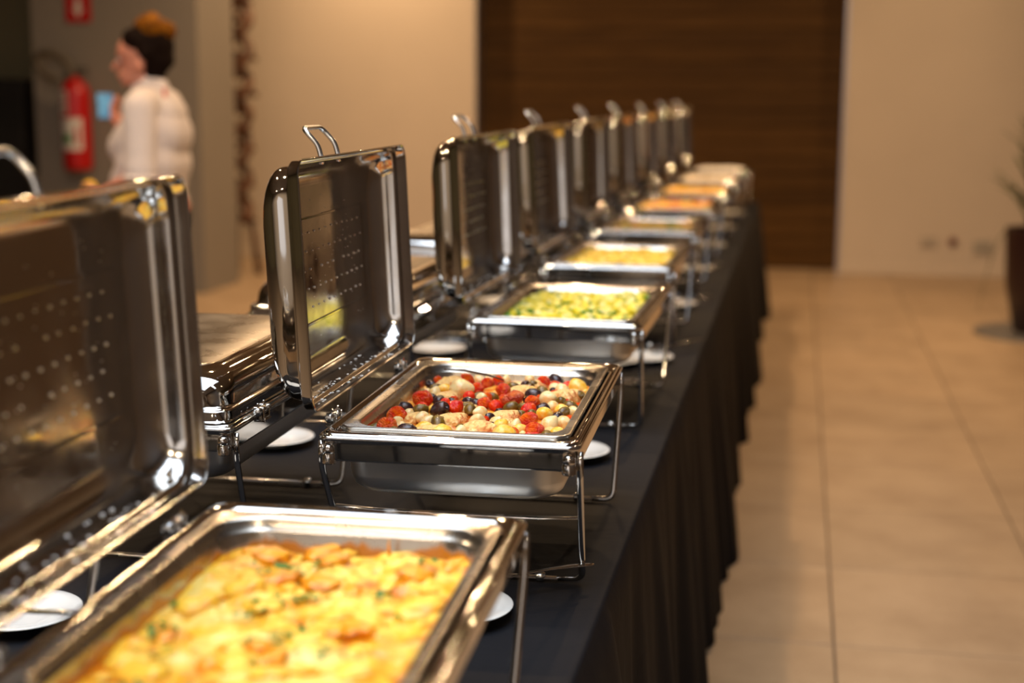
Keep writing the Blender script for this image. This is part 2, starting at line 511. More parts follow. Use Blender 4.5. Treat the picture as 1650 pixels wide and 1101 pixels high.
# ================================================================== CHAFING DISHES
RZ = 0.235          # rim height above the table
def frame_mesh(name, parent):
    s = [(0.166, 0.268, 0.034, -0.004), (0.1695, 0.272, 0.032, -0.0005), (0.1725, 0.276, 0.030, -0.004), (0.1745, 0.279, 0.030, -0.0035),
         (0.1765, 0.284, 0.026, 0.0015), (0.1785, 0.297, 0.020, 0.002), (0.1800, 0.3005, 0.018, 0.0005), (0.1810, 0.3015, 0.018, -0.0025),
         (0.1828, 0.3025, 0.018, -0.0015), (0.1848, 0.3060, 0.018, -0.0020), (0.1856, 0.3072, 0.018, -0.0050), (0.1850, 0.3066, 0.018, -0.0080),
         (0.1825, 0.3042, 0.020, -0.0095), (0.1800, 0.3012, 0.019, -0.0105), (0.1798, 0.3010, 0.019, -0.0118), (0.1798, 0.3010, 0.019, -0.0130), (0.1799, 0.3012, 0.019, -0.0345), (0.1799, 0.3012, 0.019, -0.0358), (0.1796, 0.3009, 0.019, -0.0370), (0.1782, 0.2990, 0.019, -0.0385),
         (0.1760, 0.2965, 0.021, -0.0370), (0.1755, 0.2960, 0.021, -0.0140), (0.1660, 0.2860, 0.03, -0.0100)]
    s = [(a, b, r, z+RZ) for a, b, r, z in s]
    return loft(name, s, MAT['mirror_steel'], parent, n=7, closed=True, angle=75)

def water_pan(parent):
    s = [(0.172, 0.292, 0.03, -0.013), (0.161, 0.281, 0.045, -0.014), (0.1595, 0.279, 0.045, -0.018), (0.1592, 0.2787, 0.045, -0.021), (0.1560, 0.2747, 0.046, -0.066), (0.1555, 0.274, 0.046, -0.070),
         (0.1520, 0.2700, 0.046, -0.082), (0.1430, 0.2610, 0.045, -0.0905), (0.1300, 0.2480, 0.044, -0.0935), (0.08, 0.2, 0.04, -0.094)]
    s = [(a, b, r, z+RZ) for a, b, r, z in s]
    return loft('water_pan', s, MAT['soft_steel'], parent, n=7, cap1=True, angle=60)

def food_pan_secs(depth=0.060):
    return [(0.1600, 0.2630, 0.022, -0.0040), (0.1645, 0.2675, 0.022, -0.0030), (0.1652, 0.2683, 0.022, 0.0005), (0.1645, 0.2675, 0.022, 0.0022), (0.1620, 0.2650, 0.022, 0.0026), (0.1600, 0.2630, 0.022, 0.0014),
            (0.1535, 0.2535, 0.050, 0.0010), (0.1510, 0.2505, 0.052, -0.0004), (0.1495, 0.2490, 0.052, -0.0035), (0.1480, 0.2475, 0.052, -0.0110), (0.1455, 0.2450, 0.052, -0.0125), (0.1445, 0.2440, 0.052, -0.0150),
            (0.1400, 0.2395, 0.050, -depth+0.012), (0.1330, 0.2325, 0.048, -depth+0.002), (0.12, 0.22, 0.045, -depth)]

def hinge(parent, y):
    h = empty('hinge', (-0.187, y, RZ)); h.parent = parent
    bm = bmesh.new()
    box(bm, -0.014, 0.004, -0.014, 0.014, -0.012, -0.009, 0.0006)
    box(bm, -0.004, -0.0015, -0.014, -0.011, -0.010, 0.016, 0.0006)
    box(bm, -0.004, -0.0015, 0.011, 0.014, -0.010, 0.016, 0.0006)
    box(bm, -0.012, 0.004, -0.014, -0.011, -0.010, 0.010, 0.0006)
    box(bm, -0.012, 0.004, 0.011, 0.014, -0.010, 0.010, 0.0006)
    b = from_bm('hinge_bracket', bm, MAT['mirror_steel'], h, smooth=False)
    tube('hinge_pin', [(-0.005, -0.024, 0.004), (-0.005, -0.022, 0.004), (-0.005, 0.022, 0.004), (-0.005, 0.024, 0.004)], [0.0045, 0.0065, 0.0065, 0.0045], MAT['handle_steel'], h, 12)
    return h

def lid(parent, mat, beads=True, closed=False):
    secs = [(0.1755, 0.3005, 0.024, 0.0), (0.1762, 0.3012, 0.024, 0.0008), (0.1755, 0.3005, 0.024, 0.0018), (0.1740, 0.2990, 0.024, 0.0030), (0.1738, 0.2988, 0.024, 0.0150), (0.1725, 0.2975, 0.024, 0.0165), (0.1690, 0.2935, 0.034, 0.0172),
            (0.1672, 0.2915, 0.038, 0.0185), (0.1665, 0.2905, 0.041, 0.0215)]
    R_ = 0.036
    for k in range(9):
        t = (pi/2)*k/8
        dd = R_*(1-cos(t)); secs.append((0.1655-dd, 0.2890-dd*1.15, 0.043+0.016*sin(t), 0.034 + R_*sin(t)*0.985))
    secs += [(0.1270, 0.2450, 0.052, 0.0696), (0.03, 0.15, 0.02, 0.0696)]
    o = loft('lid', secs, mat, parent, n=8, cap1=True, angle=70)
    sm = o.modifiers.new('thickness', 'SOLIDIFY'); sm.thickness = 0.0012; sm.offset = 1
    if not closed:
        o.data.materials.clear(); o.data.materials.append(MAT['mirror_steel']); o.data.materials.append(mat); sm.material_offset = 1
    return o

def lid_handle(lid_o):
    pts = arc([(0.160, -0.045, 0.046), (0.172, -0.045, 0.046), (0.190, -0.045, 0.050), (0.216, -0.046, 0.072), (0.216, 0.046, 0.072), (0.190, 0.045, 0.050), (0.172, 0.045, 0.046), (0.160, 0.045, 0.046)], 0.016, 5)
    return tube('handle', pts, 0.0042, MAT['handle_steel'], lid_o, 10)

def hemis(bm, c, r, nrm, squash=0.6, n=6, rings=2):
    nrm = Vector(nrm).normalized()
    a = nrm.orthogonal().normalized(); b = nrm.cross(a)
    prev = None
    c = Vector(c)
    for i in range(rings+1):
        t = (pi/2)*i/rings
        if i == rings:
            top = bm.verts.new(c + nrm*r*squash)
            for k in range(n): bm.faces.new((prev[k], prev[(k+1) % n], top))
        else:
            ring = [bm.verts.new(c + (a*cos(2*pi*k/n)+b*sin(2*pi*k/n))*r*cos(t) + nrm*r*squash*sin(t)) for k in range(n)]
            if prev:
                for k in range(n): bm.faces.new((prev[k], prev[(k+1) % n], ring[(k+1) % n], ring[k]))
            prev = ring

def lid_beads(lid_o, seed):
    rnd = random.Random(seed)
    bm = bmesh.new()
    for i in range(5):
        u = -0.058 + i*0.029
        for j in range(15):
            v = -0.21 + j*0.030 + (0.015 if i % 2 else 0)
            if rnd.random() < 0.06: continue
            hemis(bm, (u + rnd.uniform(-.001, .001), v + rnd.uniform(-.0015, .0015), 0.0690), rnd.uniform(0.0019, 0.0027), (0, 0, -1), 0.7)
    b = from_bm('condensation_bead_grid', bm, MAT['water'], lid_o); b['kind'] = 'stuff'
    bm = bmesh.new()
    for k in range(110):
        cx = rnd.choice([-0.22, -0.1, 0.02, 0.12]) ; v = cx + rnd.gauss(0, 0.05)
        if abs(v) > 0.25: continue
        z = min(0.045, max(0.006, rnd.gauss(0.025, 0.012)))
        hemis(bm, (-0.1665 + (0.003 if z > 0.04 else 0) - (0.007 if z < 0.017 else 0), v, z), rnd.choice([0.0012, 0.0016, 0.0022, 0.003]), (1, 0, 0), 0.5)
    for k in range(60):
        v = rnd.uniform(-0.22, 0.22); u = rnd.uniform(-0.12, 0.12)
        hemis(bm, (u, v, 0.0692), rnd.choice([0.0007, 0.0009, 0.0012]), (0, 0, -1), 0.6)
    b = from_bm('water_droplets', bm, MAT['water'], lid_o); b['kind'] = 'stuff'
    for u in (-0.083, 0.080):
        c = box_obj('crease', u-0.0019, u+0.0019, -0.238, 0.238, 0.0672, 0.0697, MAT['mirror_steel'], lid_o, bev=0.0005)

def legs(parent, near_in=0.06, far_in=0.07):
    for sy, ins in ((-1, near_in), (1, far_in)):
        yt = sy*0.288; yb = sy*(0.290-ins)
        for sx in (-1, 1):
            pts = arc([(sx*0.1835, yt, RZ-0.012), (sx*0.1835, yt, RZ-0.05), (sx*0.177, yb, 0.007), (sx*0.140, yb, 0.0065)], 0.022, 5)
            g = tube('leg', pts, 0.0045, MAT['mirror_steel'], parent, 8, flat=(0.0022, 0.0050))
            c = lathe('corner_cap', [(0.0, 0.0), (0.0085, 0.0), (0.0100, 0.0015), (0.0100, 0.013), (0.0085, 0.016), (0.0095, 0.019), (0.0085, 0.025), (0.0045, 0.029), (0.0, 0.030)], MAT['mirror_steel'], parent, 16)
            c.location = (sx*0.1695, sy*0.2985, RZ-0.0425)
            k = lathe('foot', [(0.0, -0.008), (0.005, -0.0075), (0.0075, -0.004), (0.0078, 0.0), (0.0075, 0.004), (0.005, 0.0075), (0.0, 0.008)], MAT['handle_steel'], parent, 12)
            k.rotation_euler = (0, pi/2, 0); k.location = (sx*0.115, yb, 0.0082)
        tube('cross_bar', [(-0.141, yb, 0.0065), (0.141, yb, 0.0065)], 0.0045, MAT['satin_steel'], parent, 8, flat=(0.0028, 0.0065))
        if sy < 0:
            f = 0.55; yb2 = yt*(f)+yb*(1-f)
            tube('brace', [(-0.178, yb2, 0.116), (-0.12, yb2, 0.113), (0.12, yb2, 0.113), (0.178, yb2, 0.116)], 0.003, MAT['satin_steel'], parent, 6, flat=(0.0016, 0.007))

def make_dish(is_open, seed=1, near_in=0.06, far_in=0.07):
    d = empty('chafing_dish')
    frame_mesh('frame', d)
    water_pan(d)
    legs(d, near_in, far_in)
    for y in (-0.2, 0.2): hinge(d, y)
    l = lid(d, MAT['lid_steel'] if is_open else MAT['mirror_steel'], closed=not is_open)
    lid_handle(l)
    if is_open:
        lid_beads(l, seed)
        th = -radians(92.6)
        l.rotation_euler = (0, th, 0)
        upv = Vector((cos(radians(92.6)), 0, sin(radians(92.6))))
        l.location = Vector((-0.190, 0, RZ+0.028)) + upv*0.176
    else:
        # brushed centre panel on the dome
        p = loft('top_panel', [(0.1220, 0.2400, 0.034, 0.0700), (0.1200, 0.2385, 0.033, 0.0720), (0.1170, 0.2350, 0.032, 0.0728), (0.03, 0.15, 0.02, 0.0730)], MAT['brushed_steel'], l, n=6, cap1=True, angle=60)
        l.location = (0, 0, RZ+0.003)
        # latch lever on the hinge side
        for y in (-0.235, -0.03):
            bm = bmesh.new()
            tube_bm(bm, arc([(-0.176, y-0.012, 0.004), (-0.178, y-0.012, 0.024), (-0.178, y+0.014, 0.030), (-0.176, y+0.014, 0.004)], 0.004, 3), 0.0016, 6)
            tube_bm(bm, [(-0.184, y-0.03, 0.003), (-0.184, y+0.05, 0.003)], 0.0028, 6)
            from_bm('latch', bm, MAT['handle_steel'], l)
    return d

protoO = make_dish(True, 3)
protoC = make_dish(False)

DISH = [(-0.4593, 1.2443, 1.790), (-0.4681, 2.1964, 1.286), (-0.4833, 3.2412, -0.819), (-0.5002, 4.2293, -0.766), (-0.5091, 5.2429, 0.0),
        (-0.5091, 6.1995, 0.0), (-0.4950, 7.1300, 0.2), (-0.4850, 8.0700, 0.4), (-0.4750, 9.0600, 0.3)]
foods = ['cheese gratin', 'tomato and olive chicken', 'creamy pasta with herbs', 'golden yellow food', 'green and brown vegetables', 'orange and red vegetables', 'golden rice', 'pale white food', 'white rice']
dlabels = ['open steel chafing dish of cheese gratin, nearest on the buffet',
           'open steel chafing dish holding chicken with roasted tomatoes and olives',
           'open steel chafing dish of creamy yellow pasta sprinkled with green herbs',
           'open steel chafing dish of golden yellow food behind the herbed pasta',
           'fifth open chafing dish from the front, with green and brown vegetables',
           'sixth open chafing dish from the front, with orange and red food',
           'seventh open chafing dish from the front, with golden food',
           'second to last open chafing dish, with pale food, near the wood wall',
           'last open chafing dish at the far end of the black buffet table']
dishes = []
for i, (x, y, a) in enumerate(DISH):
    if i == 0: d = protoO
    elif i == 1: d = make_dish(True, 8, 0.10, 0.05)
    else: d = copy_tree(protoO)
    d.location = (x, y, TZ); d.rotation_euler = (0, 0, radians(a))
    tag(d, dlabels[i], 'chafing dish', 'open chafing dishes along the aisle side')
    dishes.append(d)
    for c in d.children:
        if c.name.startswith('lid'):
            c.rotation_euler[1] += radians([0, 0, 0.4, -0.5, 0.6, 0.2, -0.4, 0.3, 0][i])

# the far side of the table: a row of closed chafing dishes, handles turned away
CL = [(-0.962, 1.205), (-0.965, 2.205), (-0.968, 3.205), (-0.97, 4.21), (-0.97, 5.21), (-0.97, 6.2), (-0.97, 7.2), (-0.97, 8.2)]
clab = ['closed steel chafing dish directly behind the nearest open lid', 'closed steel chafing dish between the first and second open lids',
        'closed steel chafing dish with its domed corner just left of the second open lid', 'closed steel chafing dish seen through the gap right of the second open lid',
        'closed chafing dish in the back row behind the fourth open lid', 'closed chafing dish in the back row behind the fifth open lid',
        'closed chafing dish in the back row behind the sixth open lid', 'farthest closed chafing dish in the back row']
for i, (x, y) in enumerate(CL):
    d = protoC if i == 0 else copy_tree(protoC)
    # hinge side faces the open row: turn the dish half round
    d.location = (x, y, TZ); d.rotation_euler = (0, 0, pi + radians([0.4, 0.6, -0.5, 0.3, 0, 0.5, 0, 0][i]))
    tag(d, clab[i], 'chafing dish', 'closed chafing dishes in the back row')

# ------------------------------------------------------------------ food pans (lift out)
plab = ['deep steel food pan under the cheese gratin, orange drips on its wall', 'steel food pan holding the roasted tomatoes, olives and onions',
        'steel food pan holding the creamy herbed pasta', 'steel food pan holding the golden yellow food', 'steel food pan holding green and brown vegetables',
        'steel food pan holding the orange and red food', 'steel food pan holding the golden food, third from the far end', 'steel food pan of pale food, second from the far end',
        'steel food pan of white rice at the far end of the buffet']
pans = []
for i, (x, y, a) in enumerate(DISH):
    if i in (0, 1, 2):
        m = [MAT['pan_gratin'], MAT['pan_tomato'], MAT['pan_steel']][i]
        p = loft('food_pan', food_pan_secs(0.06), m, None, n=9, cap1=True, angle=60)
        sm = p.modifiers.new('thickness', 'SOLIDIFY'); sm.thickness = 0.0009; sm.offset = -1
    else:
        p = pans[2].copy(); COL.objects.link(p)
    p.location = (x, y, TZ+RZ+0.001); p.rotation_euler = (0, 0, radians(a))
    tag(p, plab[i], 'food pan', 'food pans in the chafing dishes')
    pans.append(p)

# ================================================================== FOOD
def food_slab(name, mat, zbase, hw=0.1462, hl=0.2455, r=0.050, nx=60, ny=100, fn=None, loc=(0, 0, 0), rz=0.0):
    vs, fs = [], []
    for j in range(ny+1):
        v = -1+2*j/ny
        for i in range(nx+1):
            u = -1+2*i/nx
            x, y = u*hw, v*hl
            # pull into the rounded rectangle
            ax, ay = abs(x)-(hw-r), abs(y)-(hl-r)
            if ax > 0 and ay > 0:
                d = math.hypot(ax, ay)
                m = max(ax, ay)
                k = m/d
                x = math.copysign(hw-r+ax*k, x); y = math.copysign(hl-r+ay*k, y)
            vs.append((x, y, zbase + (fn(x, y) if fn else 0)))
    w = nx+1
    for j in range(ny):
        for i in range(nx):
            a = j*w+i
            fs.append((a, a+1, a+w+1, a+w))
    o = mesh(name, vs, fs, mat, None, True, 180)
    o.location = loc; o.rotation_euler = (0, 0, rz)
    return o

def edge_fall(x, y, hw=0.146, hl=0.245, w=0.02):
    d = min(hw-abs(x), hl-abs(y))
    return min(1.0, max(0.0, d/w))**0.5

# --- gratin
def gratin_mat():
    m, nt, bs = new_mat('baked_cheese_crust')
    tc = N(nt, 'ShaderNodeTexCoord')
    n1 = N(nt, 'ShaderNodeTexNoise', i_Scale=24.0, i_Detail=5.0, i_Roughness=0.6, i_Distortion=0.8); L(nt, tc.outputs['Object'], n1.inputs['Vector'])
    r1 = ramp(nt, [(0.32, rgb(246, 222, 118)), (0.45, rgb(242, 198, 56)), (0.54, rgb(234, 166, 14)), (0.64, rgb(208, 110, 4)), (0.76, rgb(146, 56, 2))])
    L(nt, n1.outputs[0], r1.inputs[0])
    n2 = N(nt, 'ShaderNodeTexNoise', i_Scale=9.0, i_Detail=3.0, i_Distortion=0.5); L(nt, tc.outputs['Object'], n2.inputs['Vector'])
    r2_ = ramp(nt, [(0.46, (0, 0, 0, 1)), (0.60, (1, 1, 1, 1))]); L(nt, n2.outputs[0], r2_.inputs[0])
    mx = N(nt, 'ShaderNodeMix', data_type='RGBA'); L(nt, r2_.outputs[0], mx.inputs[0]); L(nt, r1.outputs[0], mx.inputs[6])
    n3 = N(nt, 'ShaderNodeTexNoise', i_Scale=60.0, i_Detail=3.0); L(nt, tc.outputs['Object'], n3.inputs['Vector'])
    r3 = ramp(nt, [(0.4, rgb(248, 228, 138)), (0.62, rgb(240, 196, 58))]); L(nt, n3.outputs[0], r3.inputs[0]); L(nt, r3.outputs[0], mx.inputs[7])
    L(nt, mx.outputs[2], bs.inputs['Base Color'])
    bs.inputs['Roughness'].default_value = 0.38
    bs.inputs['Subsurface Weight'].default_value = 0.15
    bs.inputs['Subsurface Radius'].default_value = (0.01, 0.006, 0.002)
    bs.inputs['Subsurface Scale'].default_value = 1.0
    b = N(nt, 'ShaderNodeBump', i_Strength=0.5, i_Distance=0.003); L(nt, n1.outputs[0], b.inputs['Height']); L(nt, b.outputs[0], bs.inputs['Normal'])
    return m
GR = gratin_mat()
def gf(x, y):
    p = Vector((x*22, y*22, 1.3)); q = Vector((x*55, y*55, 7.1))
    return edge_fall(x, y)*(0.010 + 0.009*noise.noise(p) + 0.0045*noise.noise(q)) - 0.004
gz = -0.034
D0 = DISH[0]
gratin = food_slab('cheese_gratin', GR, 0, nx=110, ny=180, fn=gf, loc=(D0[0], D0[1], TZ+RZ+gz), rz=radians(D0[2]))
tag(gratin, 'cheese-topped gratin baked golden with browned spots and parsley', 'food')
CH1 = simple('browned_potato', rgb(238, 160, 14), 0.38, var=(rgb(198, 104, 4), 60, 0.46, 0.70), bmp=(90, 0.3), sss=0.1)
CH2 = simple('cheese_covered_chunk', rgb(244, 202, 66), 0.38, var=(rgb(228, 146, 10), 50, 0.45, 0.7), bmp=(90, 0.3), sss=0.1)
def lump(name, mat, rx, ry, rz_, seed, amp=0.25, freq=1.6, sub=2, flat=False):
    bm = bmesh.new(); bmesh.ops.create_icosphere(bm, subdivisions=sub, radius=1.0)
    off = Vector((seed*7.1, seed*3.7, seed*1.9))
    for v in bm.verts:
        n_ = noise.noise(v.co*freq + off)
        v.co *= 1 + amp*n_
        v.co = Vector((v.co.x*rx, v.co.y*ry, v.co.z*rz_))
    return from_bm(name, bm, mat, None, True, 180)
protos = [lump('potato_chunk', (CH1 if k % 2 == 0 else CH2), 0.018, 0.014, 0.006, k+1, 0.45, 1.9, 3) for k in range(6)]
rnd = random.Random(5)
first = [True]*6
spots = []
tries = 0
while len(spots) < 78 and tries < 4000:
    tries += 1
    x, y = rnd.uniform(-0.128, 0.128), rnd.uniform(-0.225, 0.228)
    if any((x-a)**2+(y-b)**2 < 0.020**2 for a, b in spots): continue
    if noise.noise(Vector((x*9, y*9, 3.3))) < -0.05 and rnd.random() < 0.55: continue
    spots.append((x, y))
for i, (x, y) in enumerate(spots):
    k = i % 6
    o = protos[k] if first[k] else protos[k].copy()
    if not first[k]: COL.objects.link(o)
    first[k] = False
    o.parent = gratin
    o.location = (x, y, gf(x, y)-0.0005)
    s_ = rnd.uniform(0.6, 1.0) if rnd.random() < 0.7 else rnd.uniform(1.1, 1.6)
    o.scale = (s_, s_, s_*rnd.uniform(0.7, 1.0)); o.rotation_euler = (rnd.uniform(-.15, .15), rnd.uniform(-.15, .15), rnd.uniform(0, 6.28))
PARS = simple('chopped_parsley', rgb(62, 112, 14), 0.6, bmp=(200, 0.3))
def flecks(name, parent, pts, size, hf, seed):
    rn = random.Random(seed); bm = bmesh.new()
    for (x, y) in pts:
        z = hf(x, y)+0.0022; s_ = size*rn.uniform(0.6, 1.5); a = rn.uniform(0, 6.28)
        n_ = rn.choice([4, 5, 6]); c = Vector((x, y, z+rn.uniform(0, 0.002)))
        tx = Vector((cos(a), sin(a), rn.uniform(-.5, .5))); ty = Vector((-sin(a), cos(a), rn.uniform(-.5, .5)))
        top = [bm.verts.new(c+tx*cos(2*pi*k/n_)*s_*rn.uniform(.5, 1.1)+ty*sin(2*pi*k/n_)*s_*rn.uniform(.5, 1.1)) for k in range(n_)]
        bot = [bm.verts.new(v.co - Vector((0, 0, 0.0006))) for v in top]
        bm.faces.new(top); bm.faces.new(bot[::-1])
        for k in range(n_): bm.faces.new((top[k], bot[k], bot[(k+1) % n_], top[(k+1) % n_]))
    o = from_bm(name, bm, PARS, parent, False); o['kind'] = 'stuff'
    return o
pts = []
for c in range(26):
    cx, cy = rnd.uniform(-0.12, 0.12), rnd.uniform(-0.21, 0.22)
    for k in range(rnd.choice([2, 5, 9])): pts.append((cx+rnd.gauss(0, .010), cy+rnd.gauss(0, .010)))
pts = [(max(-.13, min(.13, x)), max(-.23, min(.23, y))) for x, y in pts]
flecks('parsley_flecks', gratin, pts, 0.0042, lambda x, y: gf(x, y)+0.004, 4)
# a crisp sliver standing up at the far edge
tube('crisp_sliver', [(0.045, 0.222, 0.004), (0.043, 0.224, 0.018), (0.044, 0.223, 0.026)], [0.003, 0.0014, 0.0006], CH1, gratin, 6)

# --- hero dish: sauce bed, chicken, tomatoes, olives, onions
D1 = DISH[1]
d1m = Matrix.Translation((D1[0], D1[1], 0)) @ Matrix.Rotation(radians(D1[2]), 4, 'Z')
def sauce_mat():
    m, nt, bs = new_mat('braised_chicken_in_sauce')
    tc = N(nt, 'ShaderNodeTexCoord')
    n1 = N(nt, 'ShaderNodeTexNoise', i_Scale=38.0, i_Detail=5.0, i_Distortion=0.6); L(nt, tc.outputs['Object'], n1.inputs['Vector'])
    r1 = ramp(nt, [(0.36, rgb(140, 52, 8)), (0.47, rgb(206, 106, 20)), (0.58, rgb(238, 164, 60)), (0.72, rgb(250, 214, 130))]); L(nt, n1.outputs[0], r1.inputs[0])
    L(nt, r1.outputs[0], bs.inputs['Base Color']); bs.inputs['Roughness'].default_value = 0.25
    b = N(nt, 'ShaderNodeBump', i_Strength=0.6, i_Distance=0.003); L(nt, n1.outputs[0], b.inputs['Height']); L(nt, b.outputs[0], bs.inputs['Normal'])
    return m
SAUCE = sauce_mat()
def sf(x, y):
    return edge_fall(x, y)*(0.004 + 0.006*noise.noise(Vector((x*26, y*26, 2.2))) + 0.003*noise.noise(Vector((x*70, y*70, 5.2)))) - 0.002
SB = -0.026
sauce = food_slab('chicken_sauce', SAUCE, 0, nx=80, ny=130, fn=sf, loc=(D1[0], D1[1], TZ+RZ+SB), rz=radians(D1[2]))
tag(sauce, 'creamy orange braising sauce under the tomatoes and olives', 'sauce', kind='stuff')

TOMS = [simple('roasted_cherry_tomato', rgb(214, 38, 0), 0.24, spec=0.35, var=(rgb(240, 104, 4), 1.3, 0.42, 0.64), bmp=(5, 0.5, 0.15)),
        simple('bright_cherry_tomato', rgb(200, 16, 0), 0.16, spec=0.4, var=(rgb(232, 66, 2), 1.3, 0.42, 0.66), bmp=(4, 0.25, 0.15)),
        simple('pale_roasted_tomato', rgb(196, 62, 24), 0.25, var=(rgb(230, 124, 58), 1.6, 0.4, 0.7), bmp=(5, 0.5, 0.15), sss=0.05)]
OLD = simple('dark_purple_olive', rgb(44, 26, 28), 0.2, var=(rgb(80, 50, 40), 1.5, 0.45, 0.75), bmp=(6, 0.1, 0.1), coat=0.1)
OLG = simple('brown_green_olive', rgb(112, 86, 24), 0.24, var=(rgb(72, 46, 18), 1.5, 0.42, 0.7), bmp=(6, 0.15, 0.1), coat=0.1)
ONI = simple('pearl_onion', rgb(232, 208, 150), 0.2, var=(rgb(232, 160, 66), 1.2, 0.48, 0.75), bmp=(6, 0.1, 0.1), sss=0.25, coat=0.2)
YEL = simple('golden_baby_potato', rgb(240, 180, 48), 0.25, var=(rgb(246, 216, 130), 1.2, 0.42, 0.7), bmp=(6, 0.15, 0.1), sss=0.2, coat=0.2)
PIT = simple('olive_hollow', (0.012, 0.006, 0.004, 1), 0.6, bmp=(80, 0.2))

def tomato_mesh(k):
    bm = bmesh.new(); bmesh.ops.create_icosphere(bm, subdivisions=4, radius=1.0)
    off = Vector((k*5.3, k*2.1, k*9.7))
    for v in bm.verts:
        n_ = noise.noise(v.co*1.2+off); w = 1-abs(noise.noise(v.co*3.6+off*2))*1.0; w2 = abs(noise.noise(v.co*8+off))
        v.co *= 0.98 + 0.16*n_ + 0.07*(w-0.8) - 0.05*w2
        v.co.z *= 0.88
        rr = math.hypot(v.co.x, v.co.y)
        if v.co.z > 0 and rr < 0.35: v.co.z -= 0.18*(1-rr/0.35)**2
    o = from_bm('cherry_tomato', bm, None, None, True, 180)
    me = o.data; COL.objects.unlink(o); bpy.data.objects.remove(o); return me
def olive_mesh(k):
    bm = bmesh.new(); bmesh.ops.create_uvsphere(bm, u_segments=20, v_segments=14, radius=1.0)
    off = Vector((k*4.3, k*1.1, k*3.7))
    for v in bm.verts:
        v.co *= 1+0.05*noise.noise(v.co*2+off)
        rr = math.hypot(v.co.x, v.co.y)
        if v.co.z > 0.80: v.co.z = 0.86 - 1.1*max(0, 0.42-rr)   # pitted end
    for v in bm.verts: v.co = Vector((v.co.z*1.28, v.co.x*0.92, v.co.y*0.92))
    o = from_bm('olive', bm, None, None, True, 60)
    me = o.data; COL.objects.unlink(o); bpy.data.objects.remove(o); return me
def onion_mesh(k):
    bm = bmesh.new(); bmesh.ops.create_uvsphere(bm, u_segments=20, v_segments=14, radius=1.0)
    off = Vector((k*4.3, k*1.1, k*3.7))
    for v in bm.verts:
        t = v.co.z
        a = math.atan2(v.co.y, v.co.x)
        v.co *= 1+0.06*noise.noise(v.co*1.4+off) + 0.012*cos(a*9)*(1-t*t)
        if t > 0.55: v.co.z += (t-0.55)*0.75; v.co.x *= 1-(t-0.55)*0.5; v.co.y *= 1-(t-0.55)*0.5
    o = from_bm('pearl_onion', bm, None, None, True, 180)
    me = o.data; COL.objects.unlink(o); bpy.data.objects.remove(o); return me
def potato_mesh(k):
    bm = bmesh.new(); bmesh.ops.create_icosphere(bm, subdivisions=3, radius=1.0)
    off = Vector((k*6.3, k*1.7, k*2.7))
    for v in bm.verts:
        v.co *= 1+0.22*noise.noise(v.co*1.1+off)
        v.co = Vector((v.co.x*1.12, v.co.y*0.95, v.co.z*0.85))
    o = from_bm('baby_potato', bm, None, None, True, 180)
    me = o.data; COL.objects.unlink(o); bpy.data.objects.remove(o); return me
def with_mat(me, m):
    c = me.copy(); c.materials.clear(); c.materials.append(m); return c
tb = [tomato_mesh(k) for k in range(4)]; ob = [olive_mesh(k) for k in range(3)]; nb = [onion_mesh(k) for k in range(3)]; pb = [potato_mesh(k) for k in range(3)]
VAR = {'T': [with_mat(tb[0], TOMS[0]), with_mat(tb[1], TOMS[0]), with_mat(tb[2], TOMS[1]), with_mat(tb[3], TOMS[0])],
       'O': [with_mat(m, OLD) for m in ob], 'G': [with_mat(m, OLG) for m in ob], 'P': [with_mat(m, ONI) for m in nb], 'Y': [with_mat(m, YEL) for m in pb]}
PALE = with_mat(tb[3], TOMS[2])
NAMES = {'T': ('cherry_tomato', 'tomato', 'roasted cherry tomatoes in the chicken dish', 'roasted red tomato'), 'O': ('olive', 'olive', 'dark olives in the chicken dish', 'dark purple olive'),
         'G': ('olive', 'olive', 'brown green olives in the chicken dish', 'brown-green olive'), 'P': ('pearl_onion', 'onion', 'pearl onions in the chicken dish', 'pale pearl onion'),
         'Y': ('baby_potato', 'potato', 'yellow baby potatoes in the chicken dish', 'golden baby potato')}
